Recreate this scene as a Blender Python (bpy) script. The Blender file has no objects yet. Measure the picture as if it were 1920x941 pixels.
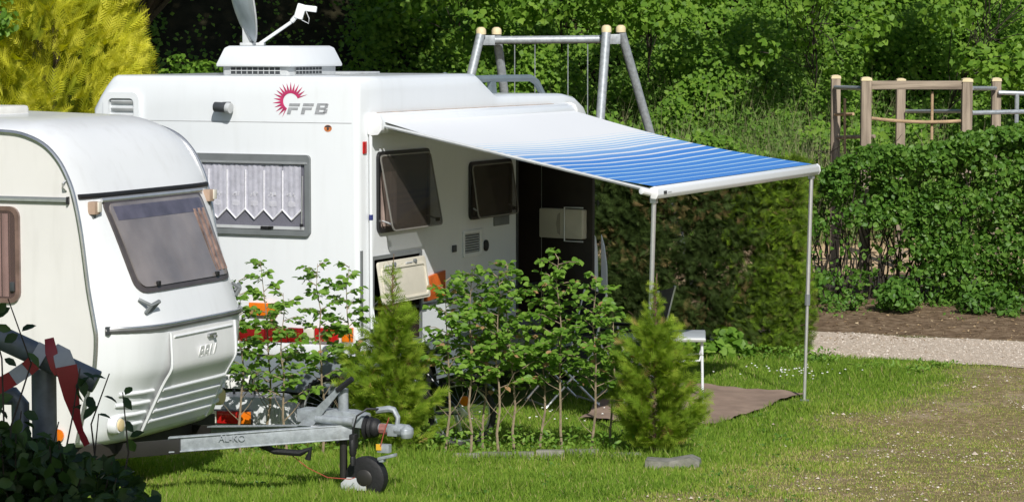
import bpy, bmesh, math, random
import numpy as np
from mathutils import Vector, Matrix

# ------------------------------------------------------------------ camera, sky, sun
R = math.radians
SC = bpy.context.scene
COL = SC.collection
CAM_H, FPX, CU, CV, HOR = 3.0, 5000.0, 960.0, 470.5, 80.0
PITCH = math.atan((CV - HOR) / FPX)
cam_data = bpy.data.cameras.new('camera')
cam_data.sensor_width = 36.0
cam_data.lens = FPX / 1920 * 36.0
cam_data.clip_end = 3000
cam = bpy.data.objects.new('camera', cam_data)
COL.objects.link(cam)
cam.location = (0, 0, CAM_H)
cam.rotation_euler = (math.pi / 2 - PITCH, 0, 0)
SC.camera = cam

SUN_D = Vector((-.33, 1.67, -1.36)).normalized()          # the way the light travels
world = bpy.data.worlds.new('World')
SC.world = world
world.use_nodes = True
wn = world.node_tree
bg = wn.nodes['Background']
sky = wn.nodes.new('ShaderNodeTexSky')
sky.sky_type = 'NISHITA'
sky.sun_disc = False
sky.sun_elevation = math.asin(-SUN_D.z)
sky.sun_rotation = math.atan2(-SUN_D.x, -SUN_D.y)
wn.links.new(sky.outputs[0], bg.inputs[0])
bg.inputs[1].default_value = 0.085
sun_data = bpy.data.lights.new('sun', 'SUN')
sun_data.energy = 4.6
sun_data.angle = R(.53)
sun_data.color = (1, .965, .91)
sun = bpy.data.objects.new('sun', sun_data)
COL.objects.link(sun)
sun.rotation_euler = SUN_D.to_track_quat('-Z', 'Y').to_euler()
sun.location = (2, -8, 20)
SC.view_settings.view_transform = 'Standard'
SC.view_settings.look = 'None'
SC.view_settings.exposure = 0.0
SC.view_settings.gamma = 1
SC.view_settings.use_curve_mapping = False
SC.cycles.max_bounces = 8
SC.cycles.transparent_max_bounces = 12
SC.cycles.use_denoising = True

RNG = np.random.default_rng(7)
random.seed(7)

# ------------------------------------------------------------------ measuring helpers
def ray(u, v):
    x = (u - CU) / FPX
    y = -(v - CV) / FPX
    c, s = math.cos(PITCH), math.sin(PITCH)
    return Vector((x, c + y * s, -s + y * c))
def at(u, v, Y):
    d = ray(u, v)
    t = Y / d.y
    return Vector((d.x * t, Y, CAM_H + d.z * t))
def sst(a, b, x):
    t = np.clip((np.asarray(x, float) - a) / (b - a), 0, 1)
    return t * t * (3 - 2 * t)
def ground_z(X, Y):
    Y = np.asarray(Y, float)
    X = np.asarray(X, float)
    z = -.21 * sst(17.2, 22.0, Y) - .02 * sst(22, 28, Y) + .35 * sst(31, 43, Y)
    z = z + 9.0 * sst(41.0, 58.0, Y) ** 1.0
    z = z + .9 * sst(43, 41, Y) * 0
    return z
def gz(X, Y):
    return float(ground_z(X, Y))

# value noise
_LAT = np.random.default_rng(3).random((32, 32, 32))
def noise3(P, scale=1.0, seed=0):
    p = np.asarray(P, float) / scale + seed * 7.31
    i = np.floor(p).astype(int)
    f = p - i
    f = f * f * (3 - 2 * f)
    out = 0
    for dx in (0, 1):
        for dy in (0, 1):
            for dz in (0, 1):
                w = (f[..., 0] if dx else 1 - f[..., 0]) * (f[..., 1] if dy else 1 - f[..., 1]) * (f[..., 2] if dz else 1 - f[..., 2])
                out = out + w * _LAT[(i[..., 0] + dx) % 32, (i[..., 1] + dy) % 32, (i[..., 2] + dz) % 32]
    return out
def fbm(P, scale, seed=0):
    return (noise3(P, scale, seed) + .5 * noise3(P, scale / 2, seed + 1) + .25 * noise3(P, scale / 4, seed + 2)) / 1.75

# ------------------------------------------------------------------ materials
MATS = {}
def _nt(name):
    m = bpy.data.materials.new(name)
    m.use_nodes = True
    nt = m.node_tree
    return m, nt, nt.nodes['Principled BSDF']
def mat(name, col, *args, stretch=None, **kw):
    m = _mat(name, col, *args, **kw) if name not in MATS else MATS[name]
    if stretch:
        nt = m.node_tree
        mp = nt.nodes.new('ShaderNodeMapping')
        mp.inputs['Scale'].default_value = stretch
        tc = [q for q in nt.nodes if q.type == 'TEX_COORD'][0]
        nt.links.new(tc.outputs['Object'], mp.inputs['Vector'])
        for q in nt.nodes:
            if q.type == 'TEX_NOISE': nt.links.new(mp.outputs[0], q.inputs['Vector'])
    return m
def _mat(name, col, rough=.5, metal=0., var=.08, scale=6., bump=0., bscale=60., spec=.5, coat=0., col2=None, dirt=0., trans=0., emis=0.):
    if name in MATS:
        return MATS[name]
    m, nt, b = _nt(name)
    N, Lk = nt.nodes, nt.links
    tc = N.new('ShaderNodeTexCoord')
    nz = N.new('ShaderNodeTexNoise')
    nz.inputs['Scale'].default_value = scale
    nz.inputs['Detail'].default_value = 6
    nz.inputs['Roughness'].default_value = .6
    Lk.new(tc.outputs['Object'], nz.inputs['Vector'])
    rp = N.new('ShaderNodeValToRGB')
    c2 = col2 if col2 else tuple(c * (1 - var * 2) for c in col)
    rp.color_ramp.elements[0].color = (*c2, 1)
    rp.color_ramp.elements[1].color = (*(min(1, c * (1 + (0 if col2 else var * .5))) for c in col), 1)
    rp.color_ramp.elements[0].position = .3
    rp.color_ramp.elements[1].position = .65
    Lk.new(nz.outputs['Fac'], rp.inputs['Fac'])
    cur = rp.outputs['Color']
    if dirt:
        n2 = N.new('ShaderNodeTexNoise')
        n2.inputs['Scale'].default_value = 2.2
        n2.inputs['Detail'].default_value = 8
        mp = N.new('ShaderNodeMapping')
        mp.inputs['Scale'].default_value = (5, 5, .7)
        Lk.new(tc.outputs['Object'], mp.inputs['Vector'])
        Lk.new(mp.outputs[0], n2.inputs['Vector'])
        r2 = N.new('ShaderNodeValToRGB')
        r2.color_ramp.elements[0].position = .52
        r2.color_ramp.elements[0].color = (0, 0, 0, 1)
        r2.color_ramp.elements[1].position = .8
        r2.color_ramp.elements[1].color = (dirt, dirt, dirt, 1)
        Lk.new(n2.outputs['Fac'], r2.inputs['Fac'])
        mx = N.new('ShaderNodeMixRGB')
        mx.inputs['Color2'].default_value = (.25, .23, .18, 1)
        Lk.new(r2.outputs['Color'], mx.inputs['Fac'])
        Lk.new(cur, mx.inputs['Color1'])
        cur = mx.outputs['Color']
    Lk.new(cur, b.inputs['Base Color'])
    b.inputs['Roughness'].default_value = rough
    b.inputs['Metallic'].default_value = metal
    b.inputs['Specular IOR Level'].default_value = spec
    b.inputs['Coat Weight'].default_value = coat
    b.inputs['Transmission Weight'].default_value = trans
    if bump:
        bn = N.new('ShaderNodeTexNoise')
        bn.inputs['Scale'].default_value = bscale
        bn.inputs['Detail'].default_value = 5
        Lk.new(tc.outputs['Object'], bn.inputs['Vector'])
        bp = N.new('ShaderNodeBump')
        bp.inputs['Strength'].default_value = bump
        bp.inputs['Distance'].default_value = .01
        Lk.new(bn.outputs['Fac'], bp.inputs['Height'])
        Lk.new(bp.outputs['Normal'], b.inputs['Normal'])
    MATS[name] = m
    return m
def leafmat(name, stops, rough=.5, transl=.35, spec=.35):
    """foliage colour picked by each leaf's own random value, with light passing through the blade"""
    m, nt, b = _nt(name)
    N, Lk = nt.nodes, nt.links
    a = N.new('ShaderNodeAttribute')
    a.attribute_name = 'rnd'
    rp = N.new('ShaderNodeValToRGB')
    el = rp.color_ramp.elements
    while len(el) < len(stops):
        el.new(.5)
    for e, (p, c) in zip(el, stops):
        e.position = p
        e.color = (*c, 1)
    Lk.new(a.outputs['Fac'], rp.inputs['Fac'])
    Lk.new(rp.outputs['Color'], b.inputs['Base Color'])
    b.inputs['Roughness'].default_value = rough
    b.inputs['Specular IOR Level'].default_value = spec
    t = N.new('ShaderNodeBsdfTranslucent')
    hs = N.new('ShaderNodeHueSaturation')
    hs.inputs['Saturation'].default_value = 1.1
    hs.inputs['Value'].default_value = 1.3
    Lk.new(rp.outputs['Color'], hs.inputs['Color'])
    Lk.new(hs.outputs[0], t.inputs['Color'])
    mx = N.new('ShaderNodeMixShader')
    mx.inputs[0].default_value = transl
    Lk.new(b.outputs[0], mx.inputs[1])
    Lk.new(t.outputs[0], mx.inputs[2])
    Lk.new(mx.outputs[0], N['Material Output'].inputs['Surface'])
    return m
def glassmat(name, col, rough=.05, alpha=.35, spec=.6):
    m, nt, b = _nt(name)
    b.inputs['Base Color'].default_value = (*col, 1)
    b.inputs['Roughness'].default_value = rough
    b.inputs['Specular IOR Level'].default_value = spec
    b.inputs['Alpha'].default_value = alpha
    return m

WHITE = mat('white_gelcoat', (.745, .775, .795), .28, var=.012, scale=1.2, coat=.3, dirt=.07)
ROOFW = mat('white_roof_gelcoat', (.80, .81, .815), .45, var=.03, scale=2)
CREAM = mat('cream_painted_aluminium', (.755, .74, .71), .38, var=.03, scale=1.5, dirt=.13)
CWHITE = mat('white_caravan_front', (.745, .765, .775), .32, var=.02, scale=1.5, dirt=.12, coat=.2)
GREYP = mat('grey_plastic', (.17, .185, .19), .5, var=.08)
DGREY = mat('dark_grey_plastic', (.05, .055, .06), .45, var=.1)
LGREY = mat('light_grey_plastic', (.52, .54, .55), .45, var=.08, dirt=.2)
SKIRT = mat('blue_grey_skirt', (.20, .235, .26), .4, var=.08, dirt=.25)
BLACK = mat('black_rubber', (.012, .012, .013), .6, var=.2, bump=.2)
INTER = mat('dark_brown_interior', (.022, .013, .010), .6, var=.2)
GALV = mat('galvanised_steel', (.38, .415, .44), .48, .3, var=.16, scale=22, bump=.05, dirt=.25)
ALU = mat('brushed_aluminium', (.68, .69, .70), .32, .7, var=.06, scale=14)
CHROME = mat('trim_metal', (.55, .56, .57), .25, .8, var=.1, scale=9)
RED = mat('red_lens', (.50, .012, .012), .22, var=.12, scale=14, coat=.5)
DRED = mat('dark_red_reflector', (.23, .008, .008), .25, var=.15, scale=9, coat=.4)
ORANGE = mat('orange_lens', (.85, .20, .01), .22, var=.12, scale=14, coat=.5)
YELL = mat('yellow_gear', (.75, .42, .03), .5, var=.1)
CLEAR = mat('clear_lens', (.72, .69, .60), .15, var=.06, coat=.6)
BEIGE = mat('beige_plastic', (.68, .64, .54), .5, var=.04)
# ------------------------------------------------------------------ mesh helpers
def tag(o, label=None, cat=None, group=None, kind=None):
    if label: o['label'] = label
    if cat: o['category'] = cat
    if group: o['group'] = group
    if kind: o['kind'] = kind
    return o
def empty(name, loc=(0, 0, 0), rz=0., label=None, cat=None, group=None):
    o = bpy.data.objects.new(name, None)
    COL.objects.link(o)
    o.location = loc
    o.rotation_euler = (0, 0, rz)
    o.empty_display_size = .2
    return tag(o, label, cat, group)
def link(name, me, m, parent=None):
    o = bpy.data.objects.new(name, me)
    COL.objects.link(o)
    if m is not None and not me.materials:
        me.materials.append(m)
    if parent is not None:
        o.parent = parent
    return o
class MB:
    def __init__(s):
        s.v, s.f = [], []
    def add(s, vs, fs):
        k = len(s.v)
        s.v += [tuple(p) for p in vs]
        s.f += [tuple(i + k for i in f) for f in fs]
        return s
    def box(s, c, d, rz=0., rx=0., ry=0.):
        M = Matrix.Rotation(rz, 3, 'Z') @ Matrix.Rotation(ry, 3, 'Y') @ Matrix.Rotation(rx, 3, 'X')
        c = Vector(c)
        vs = [c + M @ Vector((x * d[0] / 2, y * d[1] / 2, z * d[2] / 2)) for x in (-1, 1) for y in (-1, 1) for z in (-1, 1)]
        return s.add(vs, [(0, 1, 3, 2), (4, 6, 7, 5), (0, 4, 5, 1), (2, 3, 7, 6), (0, 2, 6, 4), (1, 5, 7, 3)])
    def b2(s, lo, hi):
        return s.box([(a + b) / 2 for a, b in zip(lo, hi)], [abs(b - a) for a, b in zip(lo, hi)])
    def tube(s, pts, r, n=8, cap=True):
        pts = [Vector(p) for p in pts]
        k = len(pts)
        rs = r if isinstance(r, (list, tuple)) else [r] * k
        up = None
        rings = []
        for i, p in enumerate(pts):
            t = (pts[min(i + 1, k - 1)] - pts[max(i - 1, 0)]).normalized()
            if up is None:
                up = Vector((0, 0, 1)) if abs(t.z) < .9 else Vector((1, 0, 0))
            a = t.cross(up).normalized()
            up = a.cross(t).normalized()
            rings.append([p + (a * math.cos(2 * math.pi * j / n) + up * math.sin(2 * math.pi * j / n)) * rs[i] for j in range(n)])
        vs = [q for rg in rings for q in rg]
        fs = [(i * n + j, i * n + (j + 1) % n, (i + 1) * n + (j + 1) % n, (i + 1) * n + j) for i in range(k - 1) for j in range(n)]
        if cap:
            fs += [tuple(range(n - 1, -1, -1)), tuple((k - 1) * n + j for j in range(n))]
        return s.add(vs, fs)
    def lathe(s, prof, c, axis='Z', n=24):
        """prof: list of (radius, height)"""
        c = Vector(c)
        vs = []
        for (r, h) in prof:
            for j in range(n):
                a = 2 * math.pi * j / n
                p = (r * math.cos(a), r * math.sin(a), h)
                if axis == 'Y': p = (p[0], p[2], p[1])
                if axis == 'X': p = (p[2], p[0], p[1])
                vs.append(c + Vector(p))
        k = len(prof)
        fs = [(i * n + j, i * n + (j + 1) % n, (i + 1) * n + (j + 1) % n, (i + 1) * n + j) for i in range(k - 1) for j in range(n)]
        fs += [tuple(range(n - 1, -1, -1)), tuple((k - 1) * n + j for j in range(n))]
        return s.add(vs, fs)
    def torus(s, c, Rr, r, axis='Y', n=36, k=8):
        c = Vector(c)
        vs, fs = [], []
        for i in range(n):
            a = 2 * math.pi * i / n
            for j in range(k):
                b = 2 * math.pi * j / k
                q = ((Rr + r * math.cos(b)) * math.cos(a), (Rr + r * math.cos(b)) * math.sin(a), r * math.sin(b))
                if axis == 'Y': q = (q[0], q[2], q[1])
                if axis == 'X': q = (q[2], q[0], q[1])
                vs.append(c + Vector(q))
        for i in range(n):
            for j in range(k):
                fs.append((i * k + j, ((i + 1) % n) * k + j, ((i + 1) % n) * k + (j + 1) % k, i * k + (j + 1) % k))
        return s.add(vs, fs)
    def prism(s, poly, a, b, frame):
        """poly of 2D points extruded from a to b; frame(p, q, h) -> point"""
        n = len(poly)
        vs = [frame(p, q, a) for p, q in poly] + [frame(p, q, b) for p, q in poly]
        fs = [tuple(range(n - 1, -1, -1)), tuple(range(n, 2 * n))] + [(i, (i + 1) % n, n + (i + 1) % n, n + i) for i in range(n)]
        return s.add(vs, fs)
    def grid(s, fn, us, vs_):
        n, m = len(us), len(vs_)
        return s.add([fn(u, v) for u in us for v in vs_], [(i * m + j, (i + 1) * m + j, (i + 1) * m + j + 1, i * m + j + 1) for i in range(n - 1) for j in range(m - 1)])
    def build(s, name, m, parent=None, bevel=0., smooth=False, seg=2, normals=True, sharp=38):
        me = bpy.data.meshes.new(name)
        me.from_pydata(s.v, [], s.f)
        bm = bmesh.new()
        bm.from_mesh(me)
        if normals:
            bmesh.ops.recalc_face_normals(bm, faces=bm.faces)
        if bevel:
            es = [e for e in bm.edges if len(e.link_faces) == 2 and e.calc_face_angle(0) > .5]
            bmesh.ops.bevel(bm, geom=es, offset=bevel, segments=seg, affect='EDGES', profile=.6)
        if smooth or bevel:
            for f in bm.faces: f.smooth = True
            for e in bm.edges:
                if len(e.link_faces) == 2 and e.calc_face_angle(0) > R(sharp): e.smooth = False
        bm.to_mesh(me)
        bm.free()
        return link(name, me, m, parent)
def rrect(x0, x1, z0, z1, r, k=4):
    pts = []
    for cx, cz, a0 in ((x1 - r, z1 - r, 0), (x0 + r, z1 - r, 90), (x0 + r, z0 + r, 180), (x1 - r, z0 + r, 270)):
        for i in range(k + 1):
            a = R(a0 + 90 * i / k)
            pts.append((cx + r * math.cos(a), cz + r * math.sin(a)))
    return pts
def ring(mb, outer, inner, a, b, frame):
    """a frame: closed band between two outlines of equal length, from depth a to b"""
    n = len(outer)
    vs = [frame(p, q, a) for p, q in outer] + [frame(p, q, a) for p, q in inner] + [frame(p, q, b) for p, q in outer] + [frame(p, q, b) for p, q in inner]
    fs = []
    for i in range(n):
        j = (i + 1) % n
        fs += [(i, j, n + j, n + i), (2 * n + i, 3 * n + i, 3 * n + j, 2 * n + j), (i, 2 * n + i, 2 * n + j, j), (n + i, n + j, 3 * n + j, 3 * n + i)]
    mb.add(vs, fs)
    return mb
def lettering(name, txt, size, m, parent, M, extrude=.002, shear=0., offset=0.):
    c = bpy.data.curves.new(name, 'FONT')
    c.body = txt
    c.size = size
    c.extrude = extrude
    c.shear = shear
    c.offset = offset
    c.align_x = 'CENTER'
    c.align_y = 'CENTER'
    t = bpy.data.objects.new(name, c)
    COL.objects.link(t)
    bpy.context.view_layer.update()
    me = bpy.data.meshes.new_from_object(t.evaluated_get(bpy.context.evaluated_depsgraph_get()))
    bpy.data.objects.remove(t, do_unlink=True)
    bpy.data.curves.remove(c)
    me.name = name
    me.materials.clear()
    me.transform(M)
    return link(name, me, m, parent)

# ------------------------------------------------------------------ foliage helpers
def _tpl(vs, fs):
    return np.array(vs, float), np.array(fs, int)
# x across, y along the blade, z its normal
LEAF4 = _tpl([(0, -.5, 0), (-.36, .0, .10), (0, .5, -.06), (.36, .0, .10)], [(0, 2, 1), (0, 3, 2)])
LEAF8 = _tpl([(0, -.5, 0), (-.27, -.25, .08), (-.34, .08, .09), (-.16, .36, .02), (0, .52, -.10), (.16, .36, .02), (.34, .08, .09), (.27, -.25, .08), (0, .05, 0)],
             [(0, 8, 1), (1, 8, 2), (2, 8, 3), (3, 8, 4), (4, 8, 5), (5, 8, 6), (6, 8, 7), (7, 8, 0)])
LOBED = _tpl([(0, -.5, 0), (-.42, -.42, .05), (-.5, .0, .1), (-.24, .12, .04), (0, .5, -.08), (.24, .12, .04), (.5, 0, .1), (.42, -.42, .05), (0, -.05, 0)],
             [(0, 8, 1), (1, 8, 2), (2, 8, 3), (3, 8, 4), (4, 8, 5), (5, 8, 6), (6, 8, 7), (7, 8, 0)])
def _spray(n, width, lw, curl, lead):
    vs, fs = [], []
    def q(a, b, c):
        k = len(vs)
        vs.extend([a, b, c])
        fs.append((k, k + 1, k + 2))
    zz = lambda y: curl * (y + .5) ** 2
    q((-.02, -.5, zz(-.5)), (.02, -.5, zz(-.5)), (0, .5, zz(.5)))
    for i in range(n):
        y = -.42 + .86 * i / n
        w = width * math.sin(math.pi * (.18 + .78 * i / n)) + .04
        for sgn in (-1, 1):
            yy = y + (.04 if sgn > 0 else 0)
            tip = (sgn * w, yy + w * lead, zz(yy) + .06 * w + curl * .2 * w)
            q((0, yy - lw, zz(yy)), (0, yy + lw, zz(yy)), tip)
    return _tpl(vs, fs)
SPRAY = _spray(6, .30, .045, -.16, 1.0)
PLUME = _spray(8, .20, .04, -.34, 1.4)
BLADE = _tpl([(-.5, 0, 0), (.5, 0, 0), (-.36, .55, .08), (.36, .55, .08), (0, 1, .3)], [(0, 1, 3), (0, 3, 2), (2, 3, 4)])
PEBBLE = _tpl([(.5, 0, 0), (-.5, .1, 0), (0, .5, 0), (.05, -.5, 0), (0, 0, .38), (0, 0, -.3)],
              [(0, 2, 4), (2, 1, 4), (1, 3, 4), (3, 0, 4)])
def unit(a):
    return a / np.maximum(np.linalg.norm(a, axis=-1, keepdims=True), 1e-9)
def scatter(name, tpl, P, T, Nn, size, m, parent=None, width=1., rnd=None, local=True):
    """one mesh of many blades: P places, T along, Nn normals, size lengths; rnd picks each blade's tint"""
    P, T, Nn = np.asarray(P, float), unit(np.asarray(T, float)), np.asarray(Nn, float)
    B = unit(np.cross(T, Nn))
    Nn = np.cross(B, T)
    size = np.broadcast_to(np.asarray(size, float), (len(P),))
    width = np.broadcast_to(np.asarray(width, float), (len(P),))
    tv, tf = tpl
    V = P[:, None, :] + size[:, None, None] * (tv[None, :, 0, None] * B[:, None, :] * width[:, None, None] + tv[None, :, 1, None] * T[:, None, :] + tv[None, :, 2, None] * Nn[:, None, :])
    k, nv, nf = len(P), len(tv), len(tf)
    F = (tf[None] + (np.arange(k) * nv)[:, None, None]).reshape(-1)
    me = bpy.data.meshes.new(name)
    me.vertices.add(k * nv)
    me.vertices.foreach_set('co', V.reshape(-1).astype(np.float32))
    me.loops.add(len(F))
    me.loops.foreach_set('vertex_index', F.astype(np.int32))
    me.polygons.add(k * nf)
    me.polygons.foreach_set('loop_start', (np.arange(k * nf) * 3).astype(np.int32))
    if rnd is None:
        rnd = RNG.random(k)
    at_ = me.attributes.new('rnd', 'FLOAT', 'POINT')
    at_.data.foreach_set('value', np.repeat(np.clip(rnd, 0, 1), nv).astype(np.float32))
    me.update(calc_edges=True)
    me.validate()
    return link(name, me, m, parent)
def rdir(n):
    return unit(RNG.normal(size=(n, 3)))
def outward(P, c):
    return unit(P - np.asarray(c, float))
# ------------------------------------------------------------------ the setting
def road_edges(X):
    near = 27.5 - .52 * (X - 3.05)
    far = 29.75 - .47 * (X - 3.3)
    return near, far
def worn_at(X, Y):
    X, Y = np.asarray(X, float), np.asarray(Y, float)
    P = np.stack([X, Y, 0 * X], -1)
    x0 = .75 + .42 * np.maximum(0, Y - 19.6)
    s = (X - x0) / 1.7
    s = np.maximum(s, (17.75 - Y) / .5 * sst(0.4, 1.2, X) + .2 * sst(.4, 1.2, X))
    n = fbm(P, 1.1, 5) - .5
    return sst(-.05, .95, s + n * 1.5)
def soil_at(X, Y):
    X, Y = np.asarray(X, float), np.asarray(Y, float)
    P = np.stack([X, Y, 0 * X], -1)
    near, far = road_edges(X)
    a = sst(far - .25, far + .15, Y + .5 * (fbm(P, .7, 9) - .5))
    return np.clip(a, 0, 1)
xs = np.unique(np.concatenate([np.linspace(-400, -14, 14), np.arange(-14, -6, .8), np.arange(-6, 8, .14), np.arange(8, 16, .8), np.linspace(16, 400, 14)]))
ys = np.unique(np.concatenate([np.linspace(-200, 8, 8), np.arange(8, 16, .8), np.arange(16, 33, .14), np.arange(33, 62, .6), np.linspace(62, 900, 12)]))
GX, GY = np.meshgrid(xs, ys, indexing='ij')
Pn = np.stack([GX, GY, 0 * GX], -1)
GZ = ground_z(GX, GY) + (fbm(Pn, .6, 2) - .5) * .05 * sst(0, 1, GY / 5) + (fbm(Pn, 3, 12) - .5) * 1.2 * sst(42, 46, GY)
me = bpy.data.meshes.new('ground')
n, m_ = GX.shape
idx = np.arange(n * m_).reshape(n, m_)
F = np.stack([idx[:-1, :-1], idx[1:, :-1], idx[1:, 1:], idx[:-1, 1:]], -1).reshape(-1, 4)
me.from_pydata(np.stack([GX, GY, GZ], -1).reshape(-1, 3).tolist(), [], F.tolist())
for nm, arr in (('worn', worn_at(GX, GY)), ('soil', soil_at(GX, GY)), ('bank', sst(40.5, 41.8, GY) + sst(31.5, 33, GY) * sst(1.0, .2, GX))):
    a_ = me.attributes.new(nm, 'FLOAT', 'POINT')
    a_.data.foreach_set('value', arr.reshape(-1).astype(np.float32))
for p in me.polygons: p.use_smooth = True

def ground_material():
    m, nt, b = _nt('lawn_soil')
    N, Lk = nt.nodes, nt.links
    tc = N.new('ShaderNodeTexCoord')
    def nz(scale, det=6):
        q = N.new('ShaderNodeTexNoise')
        q.inputs['Scale'].default_value = scale
        q.inputs['Detail'].default_value = det
        Lk.new(tc.outputs['Object'], q.inputs['Vector'])
        return q.outputs['Fac']
    def ramp(f, stops):
        r = N.new('ShaderNodeValToRGB')
        el = r.color_ramp.elements
        while len(el) < len(stops): el.new(.5)
        for e, (p, c) in zip(el, stops):
            e.position = p
            e.color = (*c, 1)
        Lk.new(f, r.inputs['Fac'])
        return r.outputs['Color']
    def mix(f, a, c):
        x = N.new('ShaderNodeMixRGB')
        Lk.new(f, x.inputs['Fac'])
        Lk.new(a, x.inputs['Color1'])
        Lk.new(c, x.inputs['Color2'])
        return x.outputs['Color']
    def attr(nm):
        a = N.new('ShaderNodeAttribute')
        a.attribute_name = nm
        return a.outputs['Fac']
    lawn = ramp(nz(9), [(.3, (.07, .12, .02)), (.55, (.11, .18, .03)), (.75, (.17, .19, .055))])
    worn = ramp(nz(14, 8), [(.28, (.13, .105, .045)), (.45, (.23, .175, .09)), (.6, (.34, .255, .15)), (.78, (.46, .37, .25))])
    soil = ramp(nz(11, 8), [(.3, (.08, .054, .033)), (.5, (.19, .13, .08)), (.7, (.29, .215, .14))])
    patchy = ramp(nz(2.2, 4), [(.42, (0, 0, 0)), (.62, (.75, .75, .75))])
    pale = ramp(nz(1.7, 5), [(.55, (0, 0, 0)), (.68, (.8, .8, .8))])
    bare = ramp(nz(40, 6), [(.3, (.30, .225, .14)), (.7, (.50, .41, .29))])
    worn = mix(pale, worn, bare)
    thin = ramp(nz(30, 6), [(.3, (.15, .14, .045)), (.7, (.26, .22, .09))])
    worn = mix(patchy, worn, thin)
    c = mix(attr('worn'), lawn, worn)
    c = mix(attr('soil'), c, soil)
    humus = ramp(nz(3), [(.3, (.012, .012, .006)), (.7, (.035, .032, .016))])  # near-black soil, also deepening the shade of the wood
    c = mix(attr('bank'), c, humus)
    Lk.new(c, b.inputs['Base Color'])
    b.inputs['Roughness'].default_value = .95
    b.inputs['Specular IOR Level'].default_value = .1
    bp = N.new('ShaderNodeBump')
    bp.inputs['Strength'].default_value = .8
    bp.inputs['Distance'].default_value = .03
    Lk.new(nz(45, 8), bp.inputs['Height'])
    Lk.new(bp.outputs[0], b.inputs['Normal'])
    return m
tag(link('ground', me, ground_material()), kind='structure')

def strip(name, fn_lo, fn_hi, x0, x1, dz, m, nx=120, ny=14):
    mb = MB()
    def pt(x, t):
        lo, hi = fn_lo(x), fn_hi(x)
        y = lo + (hi - lo) * t
        z = gz(x, y)
        p = np.array([[x, y, 0.]])
        return (x, y, z + float((fbm(p, .6, 2)[0] - .5)) * .05 + dz)
    mb.grid(pt, np.linspace(x0, x1, nx), np.linspace(0, 1, ny))
    o = mb.build(name, m, smooth=True)
    return tag(o, kind='structure')
def wob(x, s):
    return .07 * math.sin(x * 3.1 + s) + .05 * math.sin(x * 7.7 + 2 * s) + .03 * math.sin(x * 17 + s)
GRAVEL = mat('pale_gravel', (.62, .53, .425), .95, var=.2, scale=30, bump=.8, bscale=60, spec=.1, col2=(.40, .325, .25))
SAND = mat('playground_sand', (.56, .41, .25), .95, var=.1, scale=7, bump=.6, bscale=30, spec=.05)
strip('gravel_road', lambda x: float(road_edges(x)[0]) + wob(x, 1), lambda x: float(road_edges(x)[1]) + wob(x, 4), -9, 12, .006, GRAVEL, 160, 18)
strip('playground_sand', lambda x: 34.4 + wob(x, 2), lambda x: 40.8 + wob(x, 3), 1.2, 13, .006, SAND, 60, 20)

# loose stones on the road and on the worn ground
k = 9000
X = RNG.uniform(2.6, 6.6, k)
nr, fr = road_edges(X)
Y = nr + (fr - nr) * RNG.random(k)
k2 = 2600
X2 = RNG.uniform(.4, 5.2, k2 * 3)
Y2 = RNG.uniform(17.0, 25.6, k2 * 3)
w2 = worn_at(X2, Y2) * sst(.42, .7, fbm(np.stack([X2, Y2, X2 * 0], -1), .55, 21))
sel = RNG.random(len(X2)) < w2
X, Y = np.concatenate([X, X2[sel]]), np.concatenate([Y, Y2[sel]])
Z = ground_z(X, Y) + (fbm(np.stack([X, Y, X * 0], -1), .6, 2) - .5) * .05 + .008
PEB = leafmat('pebbles', [(0, (.34, .27, .20)), (.5, (.55, .46, .37)), (1, (.72, .65, .56))], .9, 0., .1)
T = rdir(len(X)); T[:, 2] *= .1
tag(scatter('gravel', PEBBLE, np.stack([X, Y, Z], -1), T, np.tile([0, 0, 1.], (len(X), 1)), RNG.gamma(2.2, .0045, len(X)) + .005, PEB),
    'loose pale stones on the road and the worn ground', 'gravel', kind='stuff')

# ------------------------------------------------------------------ grass
def gp(u, v):
    Y = 22.
    for _ in range(20):
        p = at(u, v, Y)
        Y += (p.z - gz(p.x, Y)) * 6
    return at(u, v, Y)
_cl = [gp(1085, 790), gp(1338, 803), gp(1502, 745), gp(1380, 737) + Vector((-.9, .9, 0))]
def gp_poly(X, Y):
    ins = np.ones(len(X), bool)
    for i in range(4):
        a, b = _cl[i], _cl[(i + 1) % 4]
        ins &= ((b.x - a.x) * (Y - a.y) - (b.y - a.y) * (X - a.x)) > -.02
    return ins
GRASS = leafmat('grass_blades', [(0, (.085, .16, .022)), (.35, (.18, .305, .036)), (.62, (.275, .395, .055)), (.8, (.37, .40, .09)), (1, (.56, .46, .24))], .6, .4, .1)
k = 420000
Y = 16.9 + (RNG.random(k) ** 1.25) * 12.3
X = (RNG.random(k) * 2 - 1) * (.2 * Y + .5)
nr, fr = road_edges(X)
wn_ = worn_at(X, Y)
patch = fbm(np.stack([X, Y, X * 0], -1), .5, 31)
edge = sst(.0, .35, nr + .06 * np.sin(X * 9) - Y)
keep = (Y < nr + .03) & (RNG.random(k) < (1 - .72 * wn_ * sst(.34, .66, patch + .10)))
bare = (X > -3.4) & (X < .9) & (Y > 22.6) & (Y > 22.6 + (X + .6) * 1.2)
keep &= ~bare
X, Y, wn_, patch = X[keep], Y[keep], wn_[keep], patch[keep]
k = len(X)
Z = ground_z(X, Y) + (fbm(np.stack([X, Y, X * 0], -1), .6, 2) - .5) * .05 - .004
T = np.stack([RNG.normal(0, .38, k), RNG.normal(0, .38, k), np.ones(k)], -1)
cloth = gp_poly(X, Y)
X, Y, wn_, patch, Z, T = X[~cloth], Y[~cloth], wn_[~cloth], patch[~cloth], Z[~cloth], T[~cloth]
k = len(X)
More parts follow.
